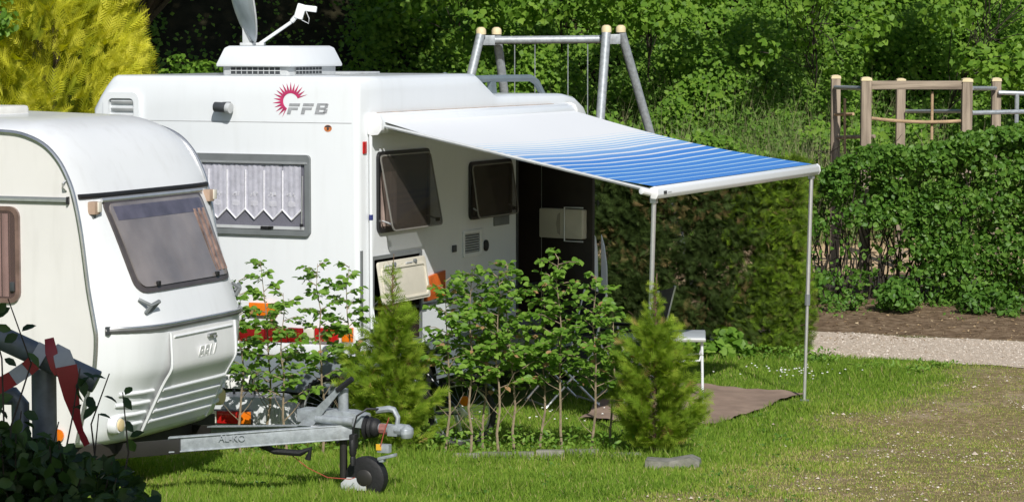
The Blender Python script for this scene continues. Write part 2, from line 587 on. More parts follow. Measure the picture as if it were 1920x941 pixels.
tall = 1 + .9 * sst(.16, .02, np.abs(Y - 19.68)) * sst(1.5, 1.2, np.abs(X - .1)) + 1.1 * sst(.55, .75, fbm(np.stack([X, Y, X * 0], -1), .9, 33)) * (1 - wn_)
H = (.030 + .032 * RNG.random(k)) * (1 - .62 * wn_) * tall
rnd = .16 + .5 * RNG.random(k) + .28 * (fbm(np.stack([X, Y, X * 0], -1), 1.3, 8) - .5) + .36 * wn_ * (.5 + .9 * RNG.random(k))
rnd = np.where(RNG.random(k) < .05 + .16 * wn_, .85 + .15 * RNG.random(k), rnd)
tag(scatter('grass', BLADE, np.stack([X, Y, Z], -1), T, rdir(k) * [1, 1, .2], H, GRASS, width=.0075 / H, rnd=rnd), 'mown lawn grass, thin and straw coloured towards the track', 'grass', kind='stuff')
# ------------------------------------------------------------------ motorhome
MA = R(25)
MO = Vector((-1.227, 21.3, -.2))
mh = empty('motorhome', MO, -MA, 'white motorhome with rear window and sun emblem standing behind the caravan', 'motorhome')
MX = Vector((math.cos(MA), -math.sin(MA), 0))
MY = Vector((math.sin(MA), math.cos(MA), 0))
CAMP = Vector((0, 0, CAM_H))
def hit(u, v, o, nrm, ex, ey, off=0.):
    d = ray(u, v)
    o = o + nrm * off
    t = (o - CAMP).dot(nrm) / d.dot(nrm)
    p = CAMP + d * t - o
    return p.dot(ex), p.z, (CAMP + d * t)
def rw(u, v, off=0.):          # on the rear wall: (x, z) of the motorhome
    a = hit(u, v, MO, -MY, MX, None, off)
    return a[0], a[1]
def sw(u, v, off=0.):          # on the side wall: (y, z)
    a = hit(u, v, MO, MX, MY, None, off)
    return a[0], a[1]
MW = 2.55
HT = 2.93
def top_at(y):
    return float(np.interp(y, [0, 2.2, 2.25, 2.56, 2.63, 4.1, 4.35, 4.55, 4.68, 4.74, 4.76], [HT, HT, HT - .02, HT - .165, HT - .185, HT - .205, HT - .235, HT - .32, HT - .44, HT - .56, HT - .62]))
def section(y, inset=0., zb=.69):
    h = top_at(y) - inset * .9
    a = -inset
    b = -MW + inset
    right = [(a, zb), (a, h - .12), (a - .006, h - .06), (a - .02, h - .025), (a - .045, h - .006), (a - .09, h)]
    left = [(b + .25, h), (b + .21, h - .015), (b + .145, h - .085), (b + .08, h - .175), (b + .02, h - .27), (b, zb)]
    return right + left
mb = MB()
secs = [(0, .05), (.008, .03), (.025, .012), (.055, 0)] + [(y, 0) for y in (.5, 1., 1.5, 2.0, 2.2, 2.25, 2.56, 2.63, 2.9, 3.4, 4.1, 4.22, 4.35, 4.45, 4.55, 4.62, 4.68, 4.74)] + [(4.76, .02)]
ns = 12
for (y, ins) in secs:
    mb.v += [(x, y, z) for x, z in section(y, ins)]
for i in range(len(secs) - 1):
    for j in range(ns):
        k = (j + 1) % ns
        mb.f.append((i * ns + j, i * ns + k, (i + 1) * ns + k, (i + 1) * ns + j))
mb.f.append(tuple(range(ns - 1, -1, -1)))
mb.f.append(tuple((len(secs) - 1) * ns + j for j in range(ns)))
body = mb.build('body', WHITE, mh, smooth=True, sharp=30)
body.data.materials.append(INTER)
def cut(target, lo, hi):
    c = MB().b2(lo, hi).build('cutter', None, mh)
    c.data.materials.append(WHITE)
    c.data.materials.append(INTER)
    for p in c.data.polygons: p.material_index = 1
    md = target.modifiers.new('opening', 'BOOLEAN')
    md.operation = 'DIFFERENCE'
    md.solver = 'EXACT'
    md.object = c
    bpy.context.view_layer.update()
    me2 = bpy.data.meshes.new_from_object(target.evaluated_get(bpy.context.evaluated_depsgraph_get()))
    target.modifiers.clear()
    target.data = me2
    me2.name = 'body'
    bpy.data.objects.remove(c, do_unlink=True)
y0d, y1d = sw(970, 400)[0], sw(1015, 400)[0]
cut(body, (-.9, y0d, .56), (.2, y1d, 2.32))
hy0, _ = sw(699, 480)
hy1, hzt = sw(786, 474)
hz0 = sw(700, 650)[1]
cut(body, (-.5, hy0, hz0), (.2, hy1, hzt))
me = body.data
SIDEF = lambda off: (lambda p, q, h: (off + h, p, q))
def side_ring(name, u0, v0, u1, v1, wdt, m, r=.05, depth=.022, parent=mh):
    a, zt = sw(u0, v0)
    b, zb = sw(u0, v1)
    c, _ = sw(u1, v0)
    mbx = MB()
    ring(mbx, rrect(a, c, zb, zt, r), rrect(a + wdt, c - wdt, zb + wdt, zt - wdt, max(.01, r - wdt * .4)), .001, depth, SIDEF(0))
    o = mbx.build(name, m, parent, smooth=True)
    return o, (a, c, zb, zt)
REARF = lambda p, q, h: (p, -h, q)
# --- rear window
x1, zt = rw(583, 291)
x0 = x1 - 1.18
_, zb = rw(583, 443)
win = MB()
ring(win, rrect(x0, x1, zb, zt, .035), rrect(x0 + .045, x1 - .045, zb + .045, zt - .06, .025), .001, .03, REARF)
win = win.build('rear_window', GREYP, mh, smooth=True)
MB().prism(rrect(x0 + .02, x1 - .02, zb + .02, zt - .02, .02), .002, .006, REARF).build('backing', mat('window_shade', (.20, .20, .24), .7, var=.1), win)
MB().b2((x0 + .02, -.034, zt - .075), (x1 - .02, -.024, zt - .058)).build('trim_rail', ALU, win)
MB().b2((x0 + .03, -.034, zb + .05), (x1 - .05, -.022, zb + .075)).build('lower_rail', LGREY, win)
MB().box(((x0 + x1) / 2 + .19, -.037, zb + .062), (.10, .012, .022)).box(((x0 + x1) / 2 + .24, -.045, zb + .068), (.045, .012, .014)).build('latch', BLACK, win, bevel=.003)
MB().tube([(x1 - .065, -.026, zt - .17), (x1 - .075, -.026, zb + .1)], .006).build('stay', ALU, win)
MB().box((x1 - .075, -.028, zb + .075), (.03, .012, .05)).build('stay_bracket', BLACK, win, bevel=.003)
# curtain: five pleated pointed panels of net
NET = mat('net_curtain', (.66, .66, .74), .8, var=.10, scale=22, bump=.3, bscale=220)
NETH = mat('net_curtain_hem', (.86, .86, .90), .8, var=.08, scale=40)
cx0, cx1, ctop = x0 + .05, x1 - .085, zt - .08
npan = 6
pw = (cx1 - cx0) / npan
for i in range(npan):
    a, b = cx0 + i * pw, cx0 + (i + 1) * pw
    zs, zp = zb + .205, zb + .125
    c = MB()
    def cp(s, t, a=a, b=b):
        x = a + (b - a) * s
        zbot = zs + (zp - zs) * (1 - abs(2 * s - 1))
        return (x, -.010 - .005 * math.sin(math.pi * s) - .0035 * math.sin(s * 22 + i), ctop + (zbot - ctop) * t)
    c.grid(cp, np.linspace(0, 1, 13), np.linspace(0, 1, 5))
    pan = c.build('curtain_panel', NET, win, smooth=True, normals=False)
    h = MB()
    h.tube([(a, -.017, zs + .004), ((a + b) / 2, -.019, zp + .004), (b, -.017, zs + .004)], .0085, 5)
    h.tube([(a + .006, -.016, ctop - .05), (a + .003, -.016, zs)], .0085, 5)
    cx, cz = (a + b) / 2, zb + .255
    for q in range(7):
        h.box((cx - .03 + .01 * q, -.0185, cz), (.004, .003, .05 - abs(q - 3) * .004))
        h.box((cx - .03 + .01 * q + .006 * math.sin(q * 2.3 + i), -.0185, cz + .075 + .012 * math.cos(q * 1.7 + i)), (.010, .003, .016), ry=.6)
    h.build('curtain_lace', NETH, win, smooth=True)
MB().prism(rrect(x0 + .03, x1 - .03, zb + .03, zt - .05, .02), .0215, .0235, REARF).build('pane', glassmat('smoked_pane', (.10, .10, .13), .06, .09), win)

# --- rear seam, lamps, emblem
xa, zs = rw(430, 228)
MB().b2((-MW + .06, -.0015, zs - .004), (-.06, .004, zs + .002)).build('seam', mat('seam_grey', (.45, .46, .47), .6), mh)
cx, cz = rw(418, 202, .07)
lamp = MB().tube([(cx + .035, -.07, cz), (cx - .075, -.07, cz + .005)], .042, 14).build('camera_lamp', DGREY, mh, smooth=True, bevel=.004)
MB().tube([(cx + .075, -.07, cz - .006), (cx + .034, -.07, cz - .002)], .045, 14).build('lens', LGREY, lamp, bevel=.006)
MB().box((cx + .01, -.03, cz + .02), (.05, .06, .05)).build('bracket', DGREY, lamp, bevel=.004)
# sun emblem
ex, ez = rw(545.3, 190.4)
sc = 1 / 232.
emb = MB()
NR = 17
poly = []
i0, i1 = R(21), R(240)
pts_o, pts_i = [], []
step = (i1 - i0) / (NR - 1)
for i in range(NR):
    a = i0 + step * i
    for da, rr in ((-.5, 20.), (0, 37.0 - 2 * math.sin(i * 1.3) ** 2), (.5, 20.)):
        if (i == 0 and da < 0) or (i == NR - 1 and da > 0): continue
        ang = a + da * step
        pts_o.append((ex + rr * sc * 1.06 * math.cos(ang), ez + rr * sc * math.sin(ang)))
        pts_i.append((ex + 15.2 * sc * 1.06 * math.cos(ang), ez + 15.2 * sc * math.sin(ang)))
for j in range(len(pts_o) - 1):
    q = [pts_o[j], pts_o[j + 1], pts_i[j + 1], pts_i[j]]
    emb.add([(p[0], -.0025, p[1]) for p in q], [(0, 1, 2, 3)])
PINK = mat('pink_vinyl', (.62, .045, .16), .35, var=.35, scale=16, col2=(.34, .03, .10))
emb.build('sun_emblem', PINK, mh)
SILV = mat('silver_vinyl', (.46, .47, .49), .35, .2, var=.2, scale=14)
def letter(u0, kind):
    x0, zb0 = rw(u0, 214.5)
    hgt, wd, tk, sl = .088, .105, .024, .30
    m_ = MB()
    def bar_(xa, xb, za, zb):
        m_.add([(x0 + x + sl * z, -.003, zb0 + z) for x, z in ((xa, za), (xb, za), (xb, zb), (xa, zb))], [(0, 1, 2, 3)])
    if kind == 'F':
        bar_(0, .034, 0, hgt * .62)
        bar_(.034, wd * .86, hgt * .40, hgt * .62)
        bar_(0, wd * .95, hgt * .74, hgt)
    else:
        bar_(0, .034, 0, hgt)
        bar_(.034, wd * .90, 0, tk * .8)
        bar_(.034, wd * .90, hgt * .42, hgt * .62)
        bar_(.034, wd * .90, hgt * .82, hgt)
        bar_(wd * .72, wd * 1.04, tk * .35, hgt * .46)
        bar_(wd * .72, wd * 1.0, hgt * .57, hgt * .95)
    return m_.build('letter', SILV, mh)
for u0, kind in ((538, 'F'), (564, 'F'), (590, 'B')):
    letter(u0, kind)
ox, oz = rw(615, 241)
stk = MB().add([(ox + .036 * math.cos(a), -.002, oz + .028 * math.sin(a)) for a in np.linspace(0, 2 * math.pi, 20, endpoint=False)], [tuple(range(20))]).build('oval_sticker', mat('orange_sticker', (.66, .22, .07), .5, var=.2, scale=30), mh)
MB().add([(ox + .030 * math.cos(a), -.0035, oz + .004 + .021 * math.sin(a)) for a in np.linspace(.25, math.pi - .25, 12)], [tuple(range(12))]).add([(ox + .01 * math.cos(a), -.0035, oz - .004 + .012 * math.sin(a)) for a in np.linspace(0, 2 * math.pi, 12, endpoint=False)], [tuple(range(12))]).build('sticker_mark', DGREY, stk)
# louvre on the left top corner
xl, zl0 = rw(211, 214)
xr, zl1 = rw(258, 178)
lv = MB()
ring(lv, rrect(xl - .07, xr + .03, zl0 - .16, zl1 + .02, .06), rrect(xl - .02, xr - .02, zl0 - .11, zl1 - .03, .04), .001, .035, REARF)
lv = lv.build('corner_louvre', WHITE, mh, smooth=True)
for i in range(4):
    z_ = zl1 - .06 - i * .06
    MB().box(((xl + xr) / 2, -.012, z_), (xr - xl - .0, .022, .03), rx=.5).build('slat', LGREY, lv, bevel=.003)
# side red marker, drain pipe
yy, zz = sw(683, 276)
MB().b2((-.045, yy - .03, zz - .055), (.012, yy + .03, zz + .045)).build('marker_lamp', RED, mh, bevel=.008)
py, pzt = sw(694, 252, .02)
pz0 = sw(694, 640, .02)[1]
pipe = MB().tube([(.025, py, pzt), (.025, py, pz0 + .28), (.025, py + .01, pz0 + .1)], .014, 8).build('drain_pipe', WHITE, mh, smooth=True)
MB().tube([(.025, py, sw(694, 402)[1]), (.025, py, sw(694, 412)[1])], .0175, 8).build('pipe_clip', mat('blue_tape', (.02, .03, .16), .5), pipe)
MB().tube([(.026, py + .005, pz0 + .3), (.05, py + .02, pz0 + .16), (.06, py + .14, pz0 + .10), (.05, py + .26, pz0 + .04), (.03, py + .3, pz0 - .1)], .007, 6).build('cable', WHITE, pipe, smooth=True)
MB().b2((-.012, .035, .85), (.006, .06, sw(680, 470)[1])).build('corner_strip', GREYP, mh)

# --- rear lamps, bumper, skirt
def rear_box(name, u0, v0, u1, v1, m, d=.03, parent=mh, off=0., bv=.006):
    a, zt_ = rw(u0, v0)
    b, zb_ = rw(u1, v1)
    return MB().b2((a, -d - off, zb_), (b, -off + .004, zt_)).build(name, m, parent, bevel=bv)
rear_box('upper_indicator', 470, 566, 521, 592, ORANGE, .035)
band = rear_box('lamp_band', 330, 611, 666, 643, mat('lamp_band_white', (.7, .68, .62), .4), .012)
for (a, b, m) in ((380, 443, DRED), (446, 500, DRED), (503, 542, DRED), (544, 571, DRED), (594, 637, RED), (645, 664, ORANGE)):
    rear_box('lamp_lens', a, 613, b, 641, m, .032, band, .008)
rear_box('clear_lens', 573, 614, 592, 640, CLEAR, .03, band, .008)
_, bz0 = rw(600, 669)
_, bz1 = rw(600, 645)
MB().b2((-MW - .0, -.05, bz0), (.005, .06, bz1)).build('bumper', WHITE, mh, bevel=.015)
_, kz0 = rw(600, 738)
sk = MB()
sk.prism([(-MW + .03, bz0), (-.02, bz0), (-.05, kz0 + .06), (-.16, kz0), (-MW + .16, kz0), (-MW + .05, kz0 + .06)], -.02, -.3, lambda p, q, h: (p, -h - .04, q))
sk.build('rear_skirt', SKIRT, mh, bevel=.012)
sd = MB()
# side skirt with a wheel arch
ax, ar = 1.05, .40
poly = [(.25, .695), (.25, .36), (ax - ar, .34)] + [(ax + ar * math.cos(a), .30 + ar * .98 * math.sin(a)) for a in np.linspace(math.pi, 0, 14)] + [(ax + ar, .34), (4.7, .34), (4.7, .695)]
sd.prism(poly, -.03, -.012, lambda p, q, h: (h, p, q))
sd.build('side_skirt', SKIRT, mh)
MB().b2((-MW + .1, .3, .30), (-.1, 4.6, .69)).build('underbody', BLACK, mh)
def road_wheel(x, y):
    t = MB().lathe([(.20, -.09), (.29, -.095), (.325, -.07), (.33, 0), (.325, .07), (.29, .095), (.20, .09)], (x, y, .325), 'X', 28).build('wheel', BLACK, mh, smooth=True)
    MB().lathe([(.19, .06), (.17, .088), (.06, .075), (.05, .098)], (x, y, .325), 'X', 24).build('rim', LGREY, t, smooth=True)
for x_ in (-.13, -MW + .13):
    road_wheel(x_, ax)
    road_wheel(x_, 4.45)
# --- side windows, top hung and swung open
FR = mat('window_frame_black', (.018, .018, .02), .4, var=.1)
PANE = glassmat('smoked_acrylic', (.06, .05, .042), .07, .52, .5)
def open_window(name, u0, v0, u1, v1, swing, ajar):
    o, (a, c, zb_, zt_) = side_ring(name, u0, v0, u1, v1, .035, FR if ajar else GREYP, .05, .024)
    MB().prism(rrect(a + .02, c - .02, zb_ + .02, zt_ - .02, .03), .002, .004, SIDEF(0)).build('backing', mat('window_dark', (.12, .095, .08), .45, var=.3, scale=5), o)
    MB().b2((.0045, a + .05, zt_ - .16), (.016, c - .05, zt_ - .05)).build('blind_box', DGREY, o, bevel=.004)
    L = zt_ - zb_ - .04
    def fl(p, q, h):        # p along, q down from the hinge
        return (.026 + q * math.sin(swing) + h * math.cos(swing), p, zt_ - .03 - q * math.cos(swing) + h * math.sin(swing))
    f = MB().prism(rrect(a + .012, c - .012, .0, L, .045), 0, .006, fl).build('flap_pane', PANE, o)
    rim = MB()
    ring(rim, rrect(a + .010, c - .010, -.002, L + .002, .046), rrect(a + .022, c - .022, .010, L - .010, .038), -.001, .008, fl)
    rim.build('flap_rim', mat('flap_rim_clear', (.22, .21, .19), .2, var=.1), f)
    for yy_ in (a + .06, c - .06):
        MB().tube([(.02, yy_, zb_ + .10), fl(yy_, L - .05, -.004)], .008, 6).build('stay', ALU, o)
        MB().box(fl(yy_, L - .05, -.012), (.02, .05, .03)).build('handle', BLACK, o, bevel=.003)
    return o, a, c, zb_, zt_
w1, a, c, zb_, zt_ = open_window('side_window', 705, 285, 802, 438, R(11), True)
PINKC = mat('beige_pink_curtain', (.46, .35, .31), .8, var=.1, scale=8)
MB().grid(lambda s, t: (.008 + .003 * math.sin(s * 30), a + .05 + .30 * s, zt_ - .17 + (zb_ + .05 - zt_ + .17) * t), np.linspace(0, 1, 24), [0, 1]).build('curtain', PINKC, w1, smooth=True, normals=False)
open_window('side_window', 878, 304, 956, 413, R(8), True)
# service hatch: dark locker, its lid swung up
lid_h = .36
def hl(p, q, h, sw_=R(9)):
    return (.03 + q * math.sin(sw_) + h * math.cos(sw_), p, hzt - .01 - q * math.cos(sw_) + h * math.sin(sw_))
hr = MB()
ring(hr, rrect(hy0 - .03, hy1 + .03, hz0 - .03, hzt + .03, .02), rrect(hy0, hy1, hz0, hzt, .01), .001, .014, SIDEF(0))
hr = hr.build('locker_frame', GREYP, mh)
lid = MB().prism(rrect(hy0 - .01, hy1 + .01, .01, lid_h, .03), 0, .02, hl).build('locker_lid', BEIGE, mh, bevel=.004)
lr = MB()
ring(lr, rrect(hy0 + .02, hy1 - .02, .06, lid_h - .02, .04), rrect(hy0 + .04, hy1 - .04, .08, lid_h - .04, .03), .02, .03, hl)
lr.build('rib', BEIGE, lid, bevel=.003)
for t in (.3, .75):
    y_ = hy0 + (hy1 - hy0) * t
    MB().tube([hl(y_, .045, .018), hl(y_, .045, .042)], .018, 12).build('latch', GREYP, lid, bevel=.003)
    MB().tube([hl(y_ - .16, .05, .028), hl(y_ - .05, .05, .028)], .008, 6).build('hinge_pin', LGREY, lid)
MB().b2((-.12, hy0 + .30, hz0 + .02), (-.04, hy0 + .36, hz0 + .36)).build('gas_hose', YELL, mh, bevel=.02)
MB().lathe([(.10, 0), (.11, .02), (.11, .26), (.06, .31)], (-.2, hy0 + .6, hz0 + .01), 'Z', 16).build('gas_bottle', mat('grey_bottle', (.2, .2, .2), .4), mh, smooth=True)
# vents, lock, reflector
va, vzt = sw(867, 433)
vb, vzb = sw(904, 477)
vg = MB()
ring(vg, rrect(va, vb, vzb, vzt, .015), rrect(va + .03, vb - .07, vzb + .035, vzt - .03, .008), .001, .014, SIDEF(0))
vg = vg.build('fridge_vent', WHITE, mh, bevel=.002)
MB().b2((.001, va + .02, vzb + .02), (.003, vb - .03, vzt - .02)).build('backing', BLACK, vg)
for i in range(8):
    z_ = vzb + .045 + (vzt - vzb - .08) * i / 7
    MB().box((.008, (va + vb) / 2 - .02, z_), (.012, vb - va - .10, .009), ry=.5).build('slat', LGREY, vg)
a, zt_ = sw(925, 407); b, zb_ = sw(953, 420)
MB().b2((.001, a, zb_), (.012, b, zt_)).build('small_vent', GREYP, mh, bevel=.003)
a, z_ = sw(910, 460)
MB().lathe([(.05, 0), (.05, .012), (.03, .02)], (.001, a, z_), 'X', 16).build('key_cap', BLACK, mh)
a, z_ = sw(851, 466)
MB().b2((.001, a - .04, z_ - .03), (.016, a + .03, z_ + .03)).build('water_inlet', DGREY, mh, bevel=.006)
a, zt_ = sw(794, 520); b, zb_ = sw(830, 560)
MB().prism([(a, zb_ + .01), (b, zb_ + .03), (b, zt_ + .035), (a + .02, zt_)], .001, .03, SIDEF(0)).build('orange_reflector', mat('dull_orange_reflector', (.62, .13, .02), .35, var=.2, scale=9), mh, bevel=.004)
MB().b2((-.005, .9, sw(800, 568)[1] - .02), (.008, 4.7, sw(800, 568)[1])).build('side_moulding', DGREY, mh)
# --- door leaf, open, with its waste bin
dl = empty  # (kept for clarity)
DLEAF = mat('dark_brown_door_lining', (.034, .028, .022), .55, var=.15)
th = math.atan2(-.2055, .978)
lw_ = .57
def lf(p, q, h):      # p from hinge outwards, q height, h towards the rear
    return (.012 + p * math.cos(th) + h * math.sin(th), y1d + .01 + p * math.sin(th) - h * math.cos(th), q)
door = MB().prism(rrect(0, lw_, .50, 2.32, .03), -.02, .02, lf).build('entrance_door', DLEAF, mh, bevel=.003)
_, bt = sw(1060, 387); 
# bin box height from the picture
Yd = 24.6
zt_ = at(1060, 388, Yd).z + .2
zb_ = at(1060, 442, Yd).z + .2
bn = MB().prism(rrect(.03, lw_ - .06, zb_, zt_, .015), .021, .10, lf).build('door_bin', BEIGE, door, bevel=.006)
MB().prism([(.24, zb_ + .05), (.27, zb_ + .03), (.27, zt_ - .03), (.24, zt_ - .05), (.225, (zb_ + zt_) / 2)], .1, .106, lf).build('bin_crease', mat('beige_dark', (.42, .38, .31), .6), bn)
MB().tube([lf(.53, zt_ + .02, .11), lf(.33, zt_ + .02, .12), lf(.33, zb_ - .02, .12), lf(.53, zb_ - .02, .11)], .007, 6).build('wire_handle', WHITE, door)
MB().b2((-.001, y0d - .03, .55), (.012, y0d, 2.33)).build('door_frame', DGREY, mh)
MB().b2((-.35, y0d + .02, .34), (.16, y1d - .02, .40)).build('step', GREYP, mh, bevel=.01)
# --- cab under the overhang
cab = MB()
prof = [(4.5, .36), (4.5, 2.0), (4.68, 2.0), (4.86, 1.55), (4.92, 1.45), (5.08, 1.3), (5.12, 1.18), (5.14, .8), (5.12, .4)]
n_ = len(prof)
for (x_, ins) in ((-.14, .06), (-.11, 0), (-MW + .11, 0), (-MW + .14, .06)):
    cab.v += [(x_, p - (ins if p > 5 else 0), q - ins * .6) for p, q in prof]
for i in range(3):
    for j in range(n_):
        k = (j + 1) % n_
        cab.f.append((i * n_ + j, i * n_ + k, (i + 1) * n_ + k, (i + 1) * n_ + j))
cab.f += [tuple(range(n_)), tuple(3 * n_ + j for j in range(n_ - 1, -1, -1))]
cab = cab.build('cab', WHITE, mh, smooth=True)
MB().prism([(4.6, 1.36), (4.6, 1.92), (4.64, 1.93), (4.82, 1.5), (4.84, 1.36)], -.108, -.1, lambda p, q, h: (h, p, q)).build('cab_window', PANE, cab)
zt_ = at(1128, 440, 25.6).z + .2
zb_ = at(1130, 566, 25.6).z + .2
mr = MB()
mr.prism([(0, zt_), (.03, zt_ - .10), (.06, zt_ - .3), (.065, zb_ + .12), (.045, zb_), (0, zb_ + .05)], 0, .03, lambda p, q, h: (.06 + p, 4.80 + h, q))
mr.build('wind_deflector', WHITE, mh, bevel=.01)
# --- roof rack rails over the front
Yr = 24.0
rk = MB()
zr = top_at(3) + .10
for xs_ in (-.25, -MW + .25):
    r_ = MB().tube([(xs_, 2.05, HT - .02), (xs_, 2.3, zr + .03), (xs_, 3.0, zr + .035), (xs_, 3.85, zr + .03), (xs_, 3.98, zr - .01), (xs_, 4.12, zr - .13)], .032, 8).build('roof_rail', mat('rail_grey', (.16, .20, .22), .45, var=.1), mh, smooth=True)
    MB().prism([(-.05, zr + .02), (.05, zr + .02), (.08, zr - .12), (-.03, zr - .12)], -.02, .02, lambda p, q, h, xs_=xs_: (xs_ + h, 3.0 + p, q)).build('rail_foot', mat('rail_grey', (.16, .20, .22)), r_)
MB().b2((-1.4, 1.15, HT + .001), (-.7, 1.7, HT + .02)).build('roof_hatch', LGREY, mh, bevel=.006)

# ------------------------------------------------------------------ roof unit and dish on the roof
uc = at(525, 140, 22.2)
ru = empty('roof_ventilation_unit', (uc.x, uc.y, HT - .2 + .001), -MA, 'white hooded ventilation unit with grey grilles on the motorhome roof', 'roof unit')
uw, ud = .35, .44          # half width, half depth of the hood
MB().prism(rrect(-uw * .9, uw * .9, -ud * .92, ud * .92, .03), 0, .085, lambda p, q, h: (p, q, h)).build('base', LGREY, ru, bevel=.006)
hd = MB()
lo = [(-uw, -ud), (uw, -ud), (uw, ud), (-uw, ud)]
hd.v += [(x, y, .072) for x, y in lo] + [(x, y, .092) for x, y in lo] + [(x * .87, y * .87, .225) for x, y in lo] + [(x * .80, y * .80, .242) for x, y in lo]
for i in range(3):
    for j in range(4):
        k = (j + 1) % 4
        hd.f.append((i * 4 + j, i * 4 + k, i * 4 + 4 + k, i * 4 + 4 + j))
hd.f += [(3, 2, 1, 0), (12, 13, 14, 15)]
hd.build('hood', WHITE, ru, bevel=.010)
gf = uw * .9 + .0, ud * .92
def grille(a, b, fr_):
    g = MB()
    g.add([fr_(a, .012, .003), fr_(b, .012, .003), fr_(b, .066, .003), fr_(a, .066, .003)], [(0, 1, 2, 3)])
    g = g.build('grille', DGREY, ru)
    n_ = max(3, int((b - a) / .05))
    for i in range(n_ + 1):
        x_ = a + (b - a) * i / n_
        q = MB()
        q.add([fr_(x_ - .004, .012, .006), fr_(x_ + .004, .012, .006), fr_(x_ + .004, .066, .006), fr_(x_ - .004, .066, .006)], [(0, 1, 2, 3)])
        q.build('bar', LGREY, g)
    for z_ in (.036,):
        MB().add([fr_(a, z_, .008), fr_(b, z_, .008), fr_(b, z_ + .007, .008), fr_(a, z_ + .007, .008)], [(0, 1, 2, 3)]).build('bar', LGREY, g)
grille(-.23, .24, lambda p, z, o: (p, -gf[1] - o, z))
grille(-.30, .14, lambda p, z, o: (gf[0] + o, p, z))
sd_ = empty('satellite_dish', (at(478, 83, 22.2).x, 22.2, HT - .2 + .244), 0, 'grey satellite dish seen nearly edge-on with white feed arm', 'satellite dish')
Ra, Rb = .37, .42
tilt, azi = R(11), R(17)
nA = Vector((math.cos(azi) * math.cos(tilt), math.sin(azi) * math.cos(tilt), math.sin(tilt)))
tA = Vector((0, 0, 1)) - nA * nA.z
tA.normalize()
bA = tA.cross(nA)
cD = Vector((-.09, 0, .43))
def dish(r, a, back=0.):
    return cD + bA * (Ra * r * math.cos(a)) + tA * (Rb * r * math.sin(a)) + nA * (.085 * (r * r - 1) - back)
dz = MB()
rs_ = [0.02, .25, .5, .7, .85, .95, 1.0]
dz.grid(lambda r, a: dish(r, a), rs_, np.linspace(0, 2 * math.pi, 41))
dz.grid(lambda r, a: dish(r, a, .012), rs_, np.linspace(0, 2 * math.pi, 41))
dz.grid(lambda r, a: dish(1.0, a, r * .012), [0, 1], np.linspace(0, 2 * math.pi, 41))
DISH = mat('dish_grey', (.50, .55, .58), .45, var=.15, scale=5, dirt=.3)
dz.build('reflector', DISH, sd_, smooth=True, normals=False)
MB().tube([dish(1., a, .006) for a in np.linspace(0, 2 * math.pi, 41)], .009, 6).build('rim', LGREY, sd_, smooth=True)
MB().prism([(-.03, .02), (.05, .02), (.03, .16), (-.03, .22)], -.04, .04, lambda p, q, h: tuple(cD + Vector((p + .02, h + .0, q - .43)))).build('mount', LGREY, sd_, bevel=.006)
MB().box((-.02, .02, .012), (.2, .16, .024)).build('turntable', LGREY, sd_, bevel=.006)
ap = Vector((.035, -.02, .01))
bp_ = at(546, 42, 22.15) - sd_.location
MB().tube([ap, bp_], .014, 8).build('feed_arm', WHITE, sd_)
dv = (bp_ - ap).normalized()
hc = at(563, 22, 22.15) - sd_.location
ln = MB().tube([bp_, bp_.lerp(hc, .6)], .020, 10).box(hc, (.075, .06, .125), ry=.3).build('receiver', WHITE, sd_, bevel=.012)
h2 = at(583, 17, 22.15) - sd_.location
MB().box(h2, (.10, .06, .050), ry=.12).build('horn', WHITE, ln, bevel=.01)
MB().tube([hc + Vector((.05, -.02, -.0)), hc + Vector((.075, -.02, -.06)), hc + Vector((.07, -.02, -.10)), hc + Vector((.01, -.01, -.07))], .004, 5).build('cable', LGREY, ln, smooth=True)

# ------------------------------------------------------------------ awning
aw = empty('awning', MO + Vector((0, 0, .2)), -MA, 'white and blue striped awning rolled out from the motorhome side', 'awning')
def sw2(u, v, off=0.):
    y, z = sw(u, v, off)
    return y, z - .2
ay0, az0 = sw2(692, 232)
ay1, _ = sw2(1058, 210)
cas = MB()
prof = [(.0, -.075), (.0, .075), (.05, .085), (.095, .065), (.118, .02), (.118, -.045), (.09, -.08), (.03, -.085)]
cas.prism(prof, ay0 - .0, ay1, lambda p, q, h: (.004 + p, h, az0 + q))
cas.build('cassette', WHITE, aw, bevel=.008)
for e, s_ in ((ay0, -1), (ay1, 1)):
    MB().prism([(p * 1.08 - .004, q * 1.12) for p, q in prof], min(e, e + s_ * .035), max(e, e + s_ * .035), lambda p, q, h: (.006 + p, h, az0 + q)).build('end_cap', ROOFW, aw, bevel=.006)
MB().b2((.002, ay0 + .02, az0 + .078), (.028, ay1 - .3, az0 + .086)).build('roof_seal', mat('rusty_sealant', (.42, .30, .22), .8, var=.3, scale=9), aw)
RE = 2.47
rz0, rz1 = at(1240, 352, MO.y + MY.y * ay0 - MX.y * -RE).z, 0
def rail_z(y):
    za = at(1238, 362, (MO + MY * ay0 + MX * RE).y).z
    zc = at(1528, 318, (MO + MY * ay1 + MX * RE).y).z
    return za + (zc - za) * (y - ay0) / (ay1 - ay0)
def fab(t, s):
    y = ay0 + .04 + (ay1 - ay0 - .08) * s
    za, zr_ = az0 + .02, rail_z(y) + .05
    sag = .0016 * math.sin(s * 19 + t * 4) * math.sin(math.pi * t) + .05 * math.sin(math.pi * t) + .03 * math.sin(math.pi * t) * math.sin(math.pi * s)
    return (.10 + (RE - .12) * t, y, za + (zr_ - za) * t - sag)
fb = MB()
TS, SS = np.linspace(0, 1, 49), np.linspace(0, 1, 33)
fb.grid(fab, TS, SS)
